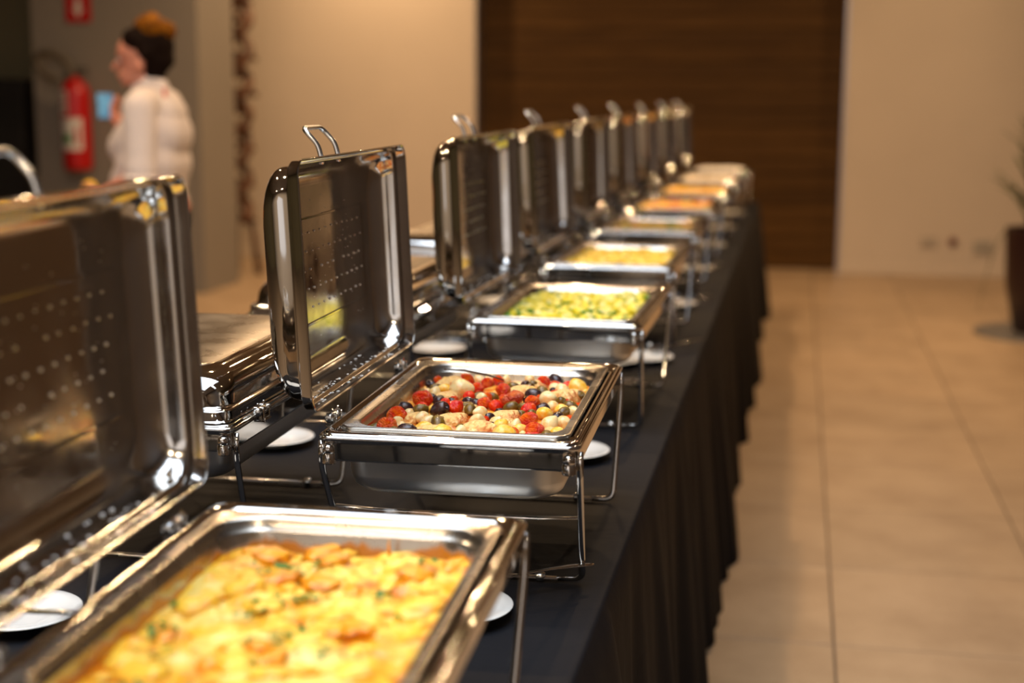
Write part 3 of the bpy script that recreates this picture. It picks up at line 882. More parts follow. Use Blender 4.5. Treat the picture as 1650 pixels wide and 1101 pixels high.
ITEMS = [
    ('T', -0.121, -0.107, 0.0145), ('T', -0.116, -0.182, 0.014), ('O', -0.083, -0.195, 0.0116), ('G', -0.099, -0.201, 0.0081), ('P', -0.102, -0.155, 0.0077),
    ('Y', -0.065, -0.167, 0.0117), ('P', -0.079, -0.107, 0.0096), ('G', -0.049, -0.138, 0.0106), ('O', -0.062, -0.067, 0.0122), ('G', -0.043, -0.089, 0.0085),
    ('T', -0.043, -0.048, 0.0129), ('Y', -0.067, -0.03, 0.0074), ('Y', -0.079, -0.044, 0.008), ('T', -0.106, 0.005, 0.0145), ('T', -0.1, -0.036, 0.0106),
    ('O', -0.082, 0.019, 0.0095), ('O', -0.1, 0.044, 0.0077), ('O', -0.06, 0.014, 0.0069), ('T', -0.078, 0.054, 0.0064), ('T', -0.064, 0.044, 0.0058),
    ('P', -0.064, 0.096, 0.0163), ('Y', -0.093, 0.104, 0.0105), ('P', -0.104, 0.079, 0.0091), ('T', -0.071, 0.176, 0.0135), ('T', -0.041, 0.121, 0.0112),
    ('G', -0.029, 0.076, 0.0078), ('T', -0.043, 0.062, 0.0096), ('O', -0.038, 0.027, 0.0089), ('O', -0.023, 0.021, 0.0076), ('G', -0.027, -0.028, 0.0093),
    ('P', -0.0, -0.058, 0.0098), ('T', -0.143, -0.204, 0.0064), ('G', -0.137, -0.177, 0.0088), ('Y', -0.03, -0.204, 0.0138), ('O', -0.007, -0.212, 0.0068),
    ('T', -0.048, 0.017, 0.0051), ('P', -0.11, -0.068, 0.008), ('T', -0.016, 0.086, 0.0084), ('G', -0.031, 0.076, 0.0078), ('T', -0.017, 0.187, 0.0101),
    ('T', -0.033, 0.173, 0.0094), ('P', -0.005, 0.197, 0.0074), ('O', -0.004, 0.158, 0.0073), ('G', 0.017, 0.155, 0.008), ('G', -0.006, 0.088, 0.0058),
    ('T', -0.008, 0.015, 0.0101), ('T', 0.014, 0.003, 0.0112), ('T', 0.006, 0.109, 0.0118), ('T', 0.034, 0.038, 0.0171), ('O', 0.033, 0.169, 0.008),
    ('G', 0.046, 0.182, 0.0074), ('T', 0.06, 0.195, 0.0108), ('O', 0.076, 0.23, 0.0102), ('T', 0.083, 0.175, 0.0107), ('T', 0.105, 0.172, 0.012),
    ('Y', 0.124, 0.149, 0.0138), ('Y', 0.144, 0.142, 0.0072), ('P', 0.102, 0.121, 0.0111), ('G', 0.071, 0.115, 0.0098), ('O', 0.086, 0.129, 0.0059),
    ('O', 0.059, 0.093, 0.011), ('G', 0.131, 0.092, 0.009), ('G', 0.111, 0.041, 0.0088), ('T', 0.115, 0.014, 0.0069), ('G', 0.131, 0.015, 0.0093),
    ('T', 0.145, 0.05, 0.007), ('O', 0.088, -0.006, 0.0099), ('P', 0.103, 0.006, 0.0093), ('T', 0.068, 0.02, 0.0107), ('G', 0.057, 0.0, 0.0081),
    ('T', 0.069, -0.022, 0.0117), ('G', 0.062, -0.046, 0.0079), ('T', 0.08, -0.087, 0.0132), ('T', 0.1, -0.154, 0.0128), ('Y', 0.099, -0.051, 0.0115),
    ('O', 0.12, -0.055, 0.0091), ('G', 0.125, -0.028, 0.008), ('T', 0.141, -0.065, 0.0078), ('P', 0.116, -0.119, 0.0118), ('P', 0.134, -0.093, 0.0095),
    ('Y', 0.137, -0.162, 0.0098), ('G', 0.122, -0.182, 0.0086), ('T', 0.103, -0.204, 0.0113), ('T', 0.069, -0.175, 0.0109), ('O', 0.031, -0.146, 0.0082),
    ('Y', 0.05, -0.148, 0.0111), ('P', 0.007, -0.118, 0.0119), ('T', 0.015, -0.095, 0.0054), ('O', 0.021, -0.088, 0.0072), ('O', 0.03, -0.043, 0.0086),
    ('P', 0.086, -0.181, 0.0069), ('P', 0.067, -0.128, 0.0088), ('Y', 0.065, -0.213, 0.0147), ('O', 0.138, -0.18, 0.0057), ('T', 0.143, -0.092, 0.0059),
    ('G', 0.029, 0.094, 0.0071), ('P', 0.087, 0.055, 0.0114), ('P', -0.056, 0.208, 0.0089), ('G', 0.148, 0.098, 0.0058), ('P', 0.145, -0.007, 0.008),
]
_rf = random.Random(77)
_base = list(ITEMS)
_try = 0
while len(ITEMS) < len(_base) + 42 and _try < 6000:
    _try += 1
    _x, _y, _r = _rf.uniform(-0.132, 0.136), _rf.uniform(-0.222, 0.222), _rf.uniform(0.0068, 0.0098)
    if all(math.hypot(_x-a, _y-b) > (_r+c)*0.98 for _, a, b, c in ITEMS):
        ITEMS.append((_rf.choice('GPOYTPG'), round(_x, 3), round(_y, 3), round(_r, 4)))
ORD = ['leftmost', 'second from left', 'third from left', 'fourth from left', 'fifth from left', 'sixth from left', 'seventh from left', 'eighth from left', 'ninth from left', 'tenth from left', 'eleventh from left', 'twelfth from left', 'thirteenth from left', 'fourteenth from left', 'fifteenth from left', 'sixteenth from left']
ROW = ['nearest row', 'second row', 'third row', 'fourth row', 'fifth row', 'farthest row']
def row_of(y): return max(0, min(5, int((y+0.22)/0.075)))
order = {}
for idx, it in enumerate(ITEMS): order.setdefault((it[0], row_of(it[2])), []).append((it[1], idx))
rank = {}
for k_, lst in order.items():
    for j, (x_, idx) in enumerate(sorted(lst)): rank[idx] = j
rnd = random.Random(21)
for idx, (k, x, y, r) in enumerate(ITEMS):
    nm, cat, grp, lb = NAMES[k]
    r = max(r, 0.0066)*1.13
    big = (k == 'T' and r > 0.0175)
    me = PALE if big else VAR[k][idx % len(VAR[k])]
    o = bpy.data.objects.new(nm, me); COL.objects.link(o)
    x = max(-0.1435+r*0.7, min(0.1435-r*0.7, x)); y = max(-0.243+r*0.6, min(0.243-r*0.6, y))
    z = TZ+RZ+SB + sf(x, y) + r*0.62
    o.location = d1m @ Vector((x, y, z))
    o.scale = (r, r, r*(0.75 if big else 1))
    tl = 1.2 if k in 'OG' else 0.8
    o.rotation_euler = (rnd.uniform(-tl, tl)*0.5, rnd.uniform(-tl, tl)*0.6, rnd.uniform(0, 6.28)) if k != 'P' else (rnd.uniform(-1.4, 1.4), rnd.uniform(-1.4, 1.4), rnd.uniform(0, 6.28))
    lab = '%s, %s among those in the %s of the chicken tray' % (lb, ORD[rank[idx]], ROW[row_of(y)])
    if big: lab = 'large pale collapsed tomato in the middle of the chicken tray'
    tag(o, lab, cat, grp)

CHK = simple('seared_chicken', rgb(240, 196, 122), 0.36, var=(rgb(196, 92, 14), 2.2, 0.50, 0.68), bmp=(5, 0.4, 0.1), sss=0.15)
chl = [lump('chicken_piece', CHK, 1, 0.62, 0.42, 30+k, 0.28, 1.2, 4) for k in range(3)]
CHP = [(-0.045, -0.185, 0.050, 0.1), (-0.035, -0.105, 0.045, 0.6), (0.022, -0.165, 0.050, -0.3), (-0.100, -0.095, 0.036, 0.9), (0.040, -0.060, 0.040, 0.4), (0.045, -0.105, 0.036, 1.2),
       (0.110, 0.085, 0.050, 0.5), (-0.030, -0.030, 0.036, 0.2), (0.035, 0.140, 0.040, 0.1), (0.050, 0.192, 0.036, 0.3), (-0.080, 0.070, 0.042, 1.0), (-0.09, 0.165, 0.045, 0.7), (0.118, -0.14, 0.030, 1.4)]
CL_ = ['front left', 'left, second back', 'front centre', 'left wall', 'centre, near the onions', 'centre, beside the yellow potato', 'right, under the two pitted olives', 'middle', 'back centre', 'back, right of centre', 'back left', 'far left corner', 'front right corner']
fst = [True]*3
for i, (x, y, s_, a) in enumerate(CHP):
    k = i % 3
    o = chl[k] if fst[k] else chl[k].copy()
    if not fst[k]: COL.objects.link(o)
    fst[k] = False
    o.location = d1m @ Vector((x, y, TZ+RZ+SB+sf(x, y)+0.001)); o.scale = (s_*0.74, s_*0.74, s_*0.80); o.rotation_euler = (0.05, -0.06, a+radians(D1[2]))
    tag(o, 'seared pale chicken piece in the tomato tray, ' + CL_[i], 'chicken', 'seared chicken pieces in the tomato tray')
tw = tube('rosemary_stem', [d1m @ Vector(p) for p in ((-0.105, 0.158, TZ+RZ+0.008), (-0.07, 0.165, TZ+RZ+0.006), (-0.03, 0.15, TZ+RZ+0.003), (0.0, 0.145, TZ+RZ-0.004))], [0.0012, 0.0020, 0.0020, 0.0010], simple('dark_herb_stem', rgb(70, 48, 22), 0.6, bmp=(200, 0.3)))
tag(tw, 'thin dark herb stem lying over the far left tomatoes', 'herb')

# --- dishes further back
def island_mat(name, stops, rough=0.35, sss=0.1):
    m, nt, bs = new_mat(name)
    g = N(nt, 'ShaderNodeNewGeometry'); r = ramp(nt, stops, 'CONSTANT'); L(nt, g.outputs['Random Per Island'], r.inputs[0])
    tc = N(nt, 'ShaderNodeTexCoord'); n = N(nt, 'ShaderNodeTexNoise', i_Scale=90.0); L(nt, tc.outputs['Object'], n.inputs['Vector'])
    hs = N(nt, 'ShaderNodeHueSaturation'); mr = N(nt, 'ShaderNodeMapRange'); mr.inputs['To Min'].default_value = 0.8; mr.inputs['To Max'].default_value = 1.2
    L(nt, n.outputs[0], mr.inputs[0]); L(nt, mr.outputs[0], hs.inputs['Value']); L(nt, r.outputs[0], hs.inputs['Color']); L(nt, hs.outputs[0], bs.inputs['Base Color'])
    bs.inputs['Roughness'].default_value = rough
    b = N(nt, 'ShaderNodeBump', i_Strength=0.3, i_Distance=0.002); L(nt, n.outputs[0], b.inputs['Height']); L(nt, b.outputs[0], bs.inputs['Normal'])
    return m
def heap(i, name, label, stops, n, size, aspect, bedcol, bed_var, lift=-0.024, seed=1):
    D = DISH[i]; rn = random.Random(seed)
    hf = lambda x, y: edge_fall(x, y, w=0.03)*(0.010 + 0.006*noise.noise(Vector((x*14, y*14, seed)))) - 0.002
    bed = food_slab(name, simple(name+'_base', bedcol, 0.4, var=(bed_var, 40, 0.4, 0.65), bmp=(60, 0.4)), 0, nx=30, ny=50, fn=hf, loc=(D[0], D[1], TZ+RZ+lift), rz=radians(D[2]))
    tag(bed, label, 'food', kind='stuff')
    base = bmesh.new(); bmesh.ops.create_icosphere(base, subdivisions=1, radius=1.0)
    V = [v.co.copy() for v in base.verts]; F = [[v.index for v in f.verts] for f in base.faces]; base.free()
    vs, fs = [], []
    for k in range(n):
        x, y = rn.uniform(-0.135, 0.135), rn.uniform(-0.235, 0.235)
        s_ = size*rn.uniform(0.6, 1.25)
        Rm = Matrix.Rotation(rn.uniform(0, 6.28), 3, 'Z') @ Matrix.Rotation(rn.uniform(-.6, .6), 3, 'Y')
        z = hf(x, y)+s_*0.25+rn.uniform(0, 0.004)
        o = len(vs)
        for v in V:
            w = Rm @ Vector((v.x*s_*aspect, v.y*s_, v.z*s_*0.7)); w *= 1+0.25*rn.uniform(-1, 1)*0.4
            vs.append((w.x+x, w.y+y, w.z+z))
        for f in F: fs.append([a+o for a in f])
    me = bpy.data.meshes.new(name+'_pieces'); me.from_pydata(vs, [], fs); me.update()
    for p in me.polygons: p.use_smooth = True
    o = link(name+'_pieces', me, island_mat(name+'_pieces', stops), bed); o['kind'] = 'stuff'
    return bed
W_ = lambda *c: rgb(*c)
b2 = heap(2, 'creamy_pasta', 'creamy yellow pasta heaped with chopped green herbs in the third pan', [(0, W_(240, 226, 110)), (0.32, W_(236, 216, 60)), (0.55, W_(222, 204, 24)), (0.72, W_(240, 232, 160)), (0.84, W_(84, 130, 14))], 620, 0.0085, 1.5, W_(224, 208, 30), W_(200, 190, 16), -0.022, 3)
heap(3, 'golden_gnocchi', 'golden yellow pieces heaped in the fourth pan from the front', [(0, W_(246, 214, 80)), (0.4, W_(238, 190, 40)), (0.7, W_(250, 230, 130)), (0.92, W_(150, 130, 30))], 480, 0.010, 1.3, W_(236, 190, 50), W_(220, 170, 40), -0.022, 5)
heap(4, 'vegetable_stew', 'green and brown mixed vegetables in the fifth pan from the front', [(0, W_(120, 110, 30)), (0.3, W_(150, 90, 30)), (0.55, W_(90, 110, 24)), (0.8, W_(196, 160, 70))], 420, 0.011, 1.3, W_(110, 76, 26), W_(90, 80, 20), -0.026, 6)
heap(5, 'roasted_vegetables', 'orange, yellow and red roasted vegetables in the sixth pan', [(0, W_(240, 190, 60)), (0.35, W_(234, 130, 40)), (0.55, W_(200, 60, 24)), (0.7, W_(244, 214, 100)), (0.9, W_(140, 140, 40))], 400, 0.012, 1.3, W_(224, 160, 60), W_(200, 120, 40), -0.02, 7)
heap(6, 'golden_rice', 'golden yellow food filling the seventh pan from the front', [(0, W_(246, 196, 70)), (0.5, W_(240, 180, 50)), (0.8, W_(250, 214, 110))], 360, 0.010, 1.4, W_(236, 180, 60), W_(226, 160, 50), -0.016, 8)
heap(7, 'pale_rice', 'pale white food filling the second to last pan', [(0, W_(240, 226, 196)), (0.5, W_(246, 236, 214)), (0.85, W_(230, 206, 160))], 320, 0.010, 1.4, W_(236, 222, 190), W_(226, 206, 170), -0.014, 9)
heap(8, 'white_rice', 'white rice filling the last pan near the wood wall', [(0, W_(244, 236, 220)), (0.5, W_(248, 242, 232)), (0.85, W_(232, 222, 200))], 320, 0.010, 1.4, W_(240, 230, 214), W_(230, 220, 200), -0.012, 10)

# ================================================================== SAUCERS, SPOONS
sprof = [(0.0, 0.004), (0.026, 0.004), (0.027, 0.0), (0.030, 0.0), (0.032, 0.004), (0.050, 0.0085), (0.066, 0.0135), (0.078, 0.0165), (0.0795, 0.0175), (0.078, 0.0185), (0.066, 0.0160), (0.050, 0.0115), (0.040, 0.0085), (0.036, 0.0066), (0.026, 0.0062), (0.0, 0.0062)]
SR = [(-0.438, 1.845), (-0.420, 2.740), (-0.385, 3.790), (-0.470, 3.720), (-0.392, 4.800), (-0.40, 5.770), (-0.39, 6.700), (-0.385, 7.600), (-0.37, 8.56)]
slab_ = ['white saucer right of the gratin dish leg', 'white saucer by the right side of the tomato chicken dish', 'white saucer on black cloth beyond the tomato chicken dish, outer of two', 'white saucer tucked inward behind the tomato chicken dish, inner of two',
         'white saucer on the aisle side beyond the herbed pasta dish', 'white saucer on the aisle side beyond the fourth open dish', 'white saucer on the aisle side beyond the fifth open dish', 'white saucer on the aisle side beyond the sixth open dish', 'farthest white saucer on the aisle side of the buffet']
sp0 = None
for i, (x, y) in enumerate(SR):
    if sp0 is None: sp0 = o = lathe('saucer', sprof, MAT['porcelain'], None, 40, angle=50)
    else: o = sp0.copy(); COL.objects.link(o)
    o.location = (x, y, TZ+0.0005)
    if i == 3: o.location.z = TZ+0.0005
    tag(o, slab_[i], 'plate', 'saucers along the aisle side of the buffet')
SL = [(-1.005, 1.705, 'white saucer in the gap below the nearest open lid'), (-1.02, 2.720, 'white saucer left of the tomato chicken dish in the back row'), (-0.950, 3.800, 'white saucer behind the tomato chicken dish, left of the herbed pasta'), (-0.96, 4.72, 'white saucer in the back row beyond the third open lid')]
for x, y, lb in SL:
    o = sp0.copy(); COL.objects.link(o); o.location = (x, y, TZ+0.0005)
    tag(o, lb, 'plate', 'saucers between the back row dishes')

def make_spoon():
    s = empty('serving_spoon')
    bm = bmesh.new()
    # handle along +x, from the bowl neck to a broad rounded tip
    prof = [(0.030, 0.0035, 0.0022), (0.05, 0.0030, 0.0020), (0.09, 0.0034, 0.0016), (0.13, 0.0050, 0.0014), (0.165, 0.0075, 0.0013), (0.185, 0.0080, 0.0013), (0.195, 0.0060, 0.0012), (0.200, 0.0020, 0.0010)]
    rings = []
    for (x, w, t) in prof:
        z = 0.004 + 0.010*sin(min(1, max(0, (x-0.03)/0.17))*pi*0.62)
        rings.append([bm.verts.new((x, w*cos(2*pi*k/8), z+t*sin(2*pi*k/8))) for k in range(8)])
    for i in range(len(rings)-1):
        for k in range(8): bm.faces.new((rings[i][k], rings[i][(k+1) % 8], rings[i+1][(k+1) % 8], rings[i+1][k]))
    bm.faces.new(rings[0][::-1]); bm.faces.new(rings[-1])
    from_bm('handle', bm, MAT['mirror_steel'], s)
    bm = bmesh.new(); bmesh.ops.create_uvsphere(bm, u_segments=16, v_segments=10, radius=1.0)
    for v in list(bm.verts):
        if v.co.z > 0.25: bm.verts.remove(v)
    for v in bm.verts:
        t = (v.co.x+1)/2
        v.co = Vector((v.co.x*0.034, v.co.y*0.022*(0.85+0.25*(1-t)), v.co.z*0.011+0.004))
    b = from_bm('bowl', bm, MAT['mirror_steel'], s)
    sm = b.modifiers.new('thickness', 'SOLIDIFY'); sm.thickness = 0.001
    return s
spn = make_spoon()
SPN = [(-0.432, 1.888, 0.0330, 36, 'steel serving spoon, handle crossing the near leg of the tomato chicken dish'),
       (-0.350, 3.865, 0.026, 58, 'steel serving spoon pointing to the table edge beyond the tomato chicken dish'),
       (-0.395, 4.800, 0.020, 48, 'steel serving spoon on the saucer beyond the herbed pasta dish'),
       (-0.40, 5.770, 0.020, 40, 'steel serving spoon on the saucer beyond the fourth open dish'),
       (-0.39, 6.700, 0.020, 44, 'steel serving spoon on the saucer beyond the fifth open dish'),
       (-0.385, 7.600, 0.020, 38, 'steel serving spoon on the saucer beyond the sixth open dish')]
for i, (x, y, z, a, lb) in enumerate(SPN):
    o = spn if i == 0 else copy_tree(spn)
    o.location = (x, y, TZ+z-0.006); o.rotation_euler = (0, radians(2), radians(a))
    tag(o, lb, 'spoon', 'serving spoons resting on saucers')

# ================================================================== PILLAR FITTINGS
RED = simple('extinguisher_red', rgb(176, 6, 8), 0.35, coat=0.15, bmp=(8, 0.02))
BLK = simple('black_rubber', (0.02, 0.018, 0.015, 1), 0.5, bmp=(60, 0.1))
WHT = simple('white_label', (0.62, 0.60, 0.55, 1), 0.5, bmp=(60, 0.02))
GRN = simple('green_label_print', rgb(20, 120, 40), 0.5, bmp=(60, 0.02))
ex = empty('fire_extinguisher', (-4.955, 9.478, 0.865))
lathe('cylinder', [(0.0, 0.0), (0.085, 0.0), (0.097, 0.012), (0.1, 0.03), (0.1, 0.52), (0.094, 0.565), (0.07, 0.605), (0.035, 0.63), (0.028, 0.65), (0.0, 0.652)], RED, ex, 28)
def cyl_patch(name, r, a0, a1, z0, z1, mat, parent, n=10):
    vs, fs = [], []
    for k in range(n+1):
        a = radians(a0+(a1-a0)*k/n)
        for rr in (r, r+0.0015):
            for z in (z0, z1): vs.append((rr*cos(a), rr*sin(a), z))
    for k in range(n):
        b = k*4
        fs += [(b, b+4, b+5, b+1), (b+2, b+3, b+7, b+6), (b+1, b+5, b+7, b+3), (b, b+2, b+6, b+4)]
    fs += [(0, 1, 3, 2), (n*4, n*4+2, n*4+3, n*4+1)]
    return mesh(name, vs, fs, mat, parent, True)
lab = cyl_patch('label', 0.1, -128, -42, 0.14, 0.36, WHT, ex)
cyl_patch('label_green_band', 0.102, -118, -84, 0.19, 0.25, GRN, lab)
cyl_patch('label_red_band', 0.102, -70, -56, 0.18, 0.30, RED, lab, 4)
lab2 = cyl_patch('upper_label', 0.1, -140, -98, 0.39, 0.55, WHT, ex)
for k in range(3): cyl_patch('print_line', 0.102, -134, -104, 0.42+0.04*k, 0.432+0.04*k, RED, lab2, 4)
bm = bmesh.new(); box(bm, -0.03, 0.035, -0.018, 0.018, 0.645, 0.68, 0.004); box(bm, -0.06, 0.10, -0.012, 0.012, 0.69, 0.705, 0.003); box(bm, -0.02, 0.09, -0.010, 0.010, 0.66, 0.672, 0.003)
from_bm('valve_handle', bm, BLK, ex)
hose = []
for k in range(26):
    t = k/25; a = radians(-50 + 330*t)
    hose.append((-0.14 + 0.13*cos(a), -0.02, 0.675 + 0.035 + 0.085*sin(a) - (0.13*cos(a))*0.35))
tube('hose', [(-0.02, -0.01, 0.665)] + hose, 0.025, simple('grey_hose', (0.085, 0.065, 0.042, 1), 0.5, bmp=(60, 0.1)), ex, 10)
box_obj('bracket', -0.03, 0.03, 0.095, 0.122, 0.35, 0.42, BLK, ex)
tag(ex, 'red fire extinguisher with black hose loop hung on the taupe pillar', 'fire extinguisher')

sg = empty('extinguisher_sign', (-4.964, 9.594, 1.885))
box_obj('plate', -0.093, 0.093, -0.004, 0.005, 0, 0.30, RED, sg, bev=0.001)
def text_part(name, txt, size, loc, mat, parent, rot=(pi/2, 0, 0), depth=0.001):
    cu = bpy.data.curves.new(name, 'FONT'); cu.body = txt; cu.size = size; cu.extrude = depth; cu.align_x = 'CENTER'
    o = bpy.data.objects.new(name, cu); COL.objects.link(o); o.parent = parent; o.location = loc; o.rotation_euler = rot
    cu.materials.append(mat); return o
mesh('arrow', [(x, y, z) for y in (-0.006, -0.004) for x, z in ((-0.02, 0.16), (0.02, 0.16), (0.02, 0.09), (0.04, 0.09), (0, 0.03), (-0.04, 0.09), (-0.02, 0.09))],
     [(0, 1, 2, 3, 4, 5, 6), (13, 12, 11, 10, 9, 8, 7)] + [(i, i+7, (i+1) % 7+7, (i+1) % 7) for i in range(7)], WHT, sg, False)
mesh('pictogram', [(x, y, z) for y in (-0.006, -0.004) for x, z in ((-0.025, 0.18), (0.025, 0.18), (0.025, 0.255), (0.008, 0.265), (0.008, 0.28), (-0.008, 0.28), (-0.008, 0.265), (-0.025, 0.255))],
     [tuple(range(8)), tuple(range(8, 16))[::-1]] + [(i, i+8, (i+1) % 8+8, (i+1) % 8) for i in range(8)], WHT, sg, False)
tag(sg, 'red rectangular sign with white symbol high on the taupe pillar', 'sign')

# dark cabinet put in for the dark opening left of the pillar
cb = empty('dark_infill', (-6.4, 9.75, 0))
box_obj('infill_body', -0.98, 0.98, -0.15, 0.19, 0, 1.495, simple('opening_black', (0.006, 0.005, 0.005, 1), 0.5, bmp=(20, 0.03)), cb, bev=0.004)
for k in range(2): 
    dd = box_obj('infill_panel', -0.97+k*0.98, -0.01+k*0.98, -0.17, -0.152, 0.06, 1.47, bpy.data.materials['opening_black'], cb, bev=0.003)
    tube('handle', [(-0.08+k*0.16, -0.172, 0.8), (-0.08+k*0.16, -0.19, 0.8), (-0.08+k*0.16, -0.19, 1.0), (-0.08+k*0.16, -0.172, 1.0)], 0.006, MAT['satin_steel'], dd, 6)
tag(cb, 'tall black cabinet put in for the dark opening beside the taupe pillar', 'infill')

# ---- twisted wooden sculpture against the cream wall
TIM = simple('carved_brown_wood', rgb(92, 50, 10), 0.6, var=(rgb(50, 26, 5), 14, 0.4, 0.65), bmp=(30, 0.3))
sc = empty('wood_sculpture', (-4.215, 10.62, 0))
def lean(z): return 0.055*max(0, (z-0.3))/2.0*1.0 - 0.02
for ph in (0, pi):
    pts = []
    for k in range(150):
        z = 0.42 + k*0.0205
        a = ph + z*13.0
        pts.append((0.078*cos(a)+lean(z), 0.078*sin(a), z))
    tube('strand', pts, 0.038, TIM, sc, 7)
for k in range(22):
    z = 0.45 + k*0.137
    a = z*13.0 + 0.6
    rr = 0.135 + 0.014*sin(k*2.1)
    bm = bmesh.new()
    tube_bm(bm, [(-rr*cos(a)+lean(z), -rr*sin(a), z-0.035), (-rr*0.5*cos(a)+lean(z), -rr*0.5*sin(a), z-0.006), (lean(z), 0, z), (rr*0.5*cos(a)+lean(z), rr*0.5*sin(a), z+0.004), (rr*cos(a)+lean(z), rr*sin(a), z-0.03)], [0.016, 0.034, 0.036, 0.034, 0.016], 7)
    from_bm('rung', bm, TIM, sc)
for a, dx in ((0, 0.10), (2.2, -0.05), (4.1, -0.03)):
    tube('leg', [(0.03*cos(a)+lean(0.5), 0.03*sin(a), 0.62), (0.06*cos(a)+dx*0.35, 0.07*sin(a), 0.35), (0.10*cos(a)+dx*0.4, 0.11*sin(a), 0.015)], [0.030, 0.022, 0.030], TIM, sc, 8)
tag(sc, 'tall twisted brown wooden sculpture on legs between pillar and cream wall', 'sculpture')

# ---- wall plates
PL = simple('ivory_wall_plate', (0.44, 0.37, 0.29, 1), 0.4, bmp=(20, 0.02)); PR = simple('dark_red_socket', rgb(110, 40, 30), 0.4, bmp=(20, 0.05)); PG = simple('grey_cover_plate', (0.36, 0.32, 0.26, 1), 0.5, bmp=(20, 0.02))
for (x, z, w, h, m, lb, inner) in [(1.02, 0.27, 0.062, 0.035, PL, 'small pale wall plate, leftmost of three low on the cream wall', PG), (1.206, 0.273, 0.034, 0.034, PR, 'dark red wall socket between two pale plates', PL), (1.43, 0.235, 0.070, 0.052, PG, 'grey wall cover plate closest to the planter', PL)]:
    o = empty('wall_plate', (x, YF-0.006, z))
    if m is PR: lathe('plate', [(0, 0), (w, 0), (w, 0.006), (w*0.9, 0.010), (0, 0.010)], m, o, 20).rotation_euler = (pi/2, 0, 0)
    else: box_obj('plate', -w, w, -0.006, 0.006, -h, h, m, o, bev=0.002)
    k = box_obj('socket', -0.014, 0.014, -0.013, -0.005, -0.012, 0.012, inner if m is not PR else BLK, o, bev=0.001)
    tag(o, lb, 'wall plate')

# ---- planter with spiky plant
pt = empty('potted_plant', (1.445, 9.02, 0.0))
lathe('base_plate', [(0, 0.0), (0.37, 0.0), (0.375, 0.006), (0.37, 0.014), (0, 0.014)], simple('grey_metal_disc', (0.13, 0.12, 0.115, 1), 0.4, 0.3, bmp=(20, 0.05)), pt, 40)
lathe('pot', [(0.0, 0.014), (0.13, 0.014), (0.15, 0.03), (0.205, 0.30), (0.222, 0.60), (0.226, 0.63), (0.216, 0.635), (0.205, 0.60), (0.0, 0.58)], simple('dark_maroon_glaze', (0.020, 0.005, 0.004, 1), 0.4, bmp=(10, 0.05)), pt, 32)
LEAF = simple('dark_green_leaf', rgb(44, 62, 18), 0.4, var=(rgb(70, 84, 26), 10, 0.4, 0.7), bmp=(60, 0.1)); STM = simple('palm_trunk', rgb(80, 56, 30), 0.8, bmp=(50, 0.5))
tube('trunk', [(0, 0, 0.58), (0.01, 0, 0.8), (0.0, 0, 1.05)], [0.035, 0.03, 0.025], STM, pt, 10)
rnd = random.Random(3)
def leaf(p0, az, el, ln, w, droop):
    bm = bmesh.new(); n = 9; Lft, Rgt, Mid = [], [], []
    for k in range(n):
        t = k/(n-1)
        d = Vector((cos(az)*cos(el), sin(az)*cos(el), sin(el)))
        c = Vector(p0) + d*ln*t + Vector((0, 0, -droop*t*t))
        s_ = Vector((-sin(az), cos(az), 0)); ww = w*(sin(pi*min(1, t*0.85+0.12))**0.8)*(1-t*0.3) if k < n-1 else 0.0005
        Lft.append(bm.verts.new(c - s_*ww)); Rgt.append(bm.verts.new(c + s_*ww)); Mid.append(bm.verts.new(c + Vector((0, 0, -ww*0.35))))
    for k in range(n-1):
        bm.faces.new((Lft[k], Lft[k+1], Mid[k+1], Mid[k])); bm.faces.new((Mid[k], Mid[k+1], Rgt[k+1], Rgt[k]))
    o = from_bm('leaf', bm, LEAF, pt, True, 180)
    sm = o.modifiers.new('thickness', 'SOLIDIFY'); sm.thickness = 0.002
for k in range(26):
    leaf((0, 0, 0.66 + 0.1*(k % 3)), k*2.399, radians(rnd.uniform(28, 70)), rnd.uniform(0.30, 0.48), 0.032, rnd.uniform(0.02, 0.12))
for k in range(18):
    leaf((0, 0, 1.04), k*2.399+1, radians(rnd.uniform(15, 80)), rnd.uniform(0.30, 0.46), 0.022, rnd.uniform(0.03, 0.15))
leaf((-0.05, 0, 0.62), pi, radians(58), 0.46, 0.03, 0.05); leaf((-0.08, 0, 0.62), pi+0.2, radians(70), 0.34, 0.03, 0.02); leaf((0, 0, 0.66), pi, radians(52), 0.50, 0.026, 0.06); leaf((0, 0, 0.66), pi+0.4, radians(64), 0.46, 0.026, 0.02); leaf((0, 0, 1.0), pi-0.2, radians(40), 0.36, 0.026, 0.02)
leaf((-0.20, 0, 0.62), pi, radians(10), 0.16, 0.016, 0.52)
tag(pt, 'spiky green potted plant in a dark maroon pot by the right edge', 'plant')

# ================================================================== FRUIT TABLE (behind, left)
ft = empty('side_table', (-3.55, 5.89, 0))
WT = simple('side_table_dark_wood', rgb(60, 40, 24), 0.5, var=(rgb(44, 28, 16), 10, 0.4, 0.6), bmp=(30, 0.1))
box_obj('tabletop', -0.48, 0.48, -0.95, 0.95, 0.80, 0.84, WT, ft, bev=0.004)
for sx in (-1, 1):
    for sy in (-1, 1): box_obj('leg', sx*0.43-0.03, sx*0.43+0.03, sy*0.88-0.03, sy*0.88+0.03, 0, 0.80, WT, ft, bev=0.004)
tag(ft, 'dark side table of fruit in the left background behind the woman', 'table')
FR = {'orange': (simple('orange_peel', rgb(226, 110, 14), 0.4, bmp=(200, 0.4)), 0.042), 'lemon': (simple('lemon_peel', rgb(240, 190, 24), 0.4, bmp=(200, 0.4)), 0.036), 'red_apple': (simple('apple_skin', rgb(170, 40, 20), 0.3, bmp=(20, 0.1)), 0.040)}
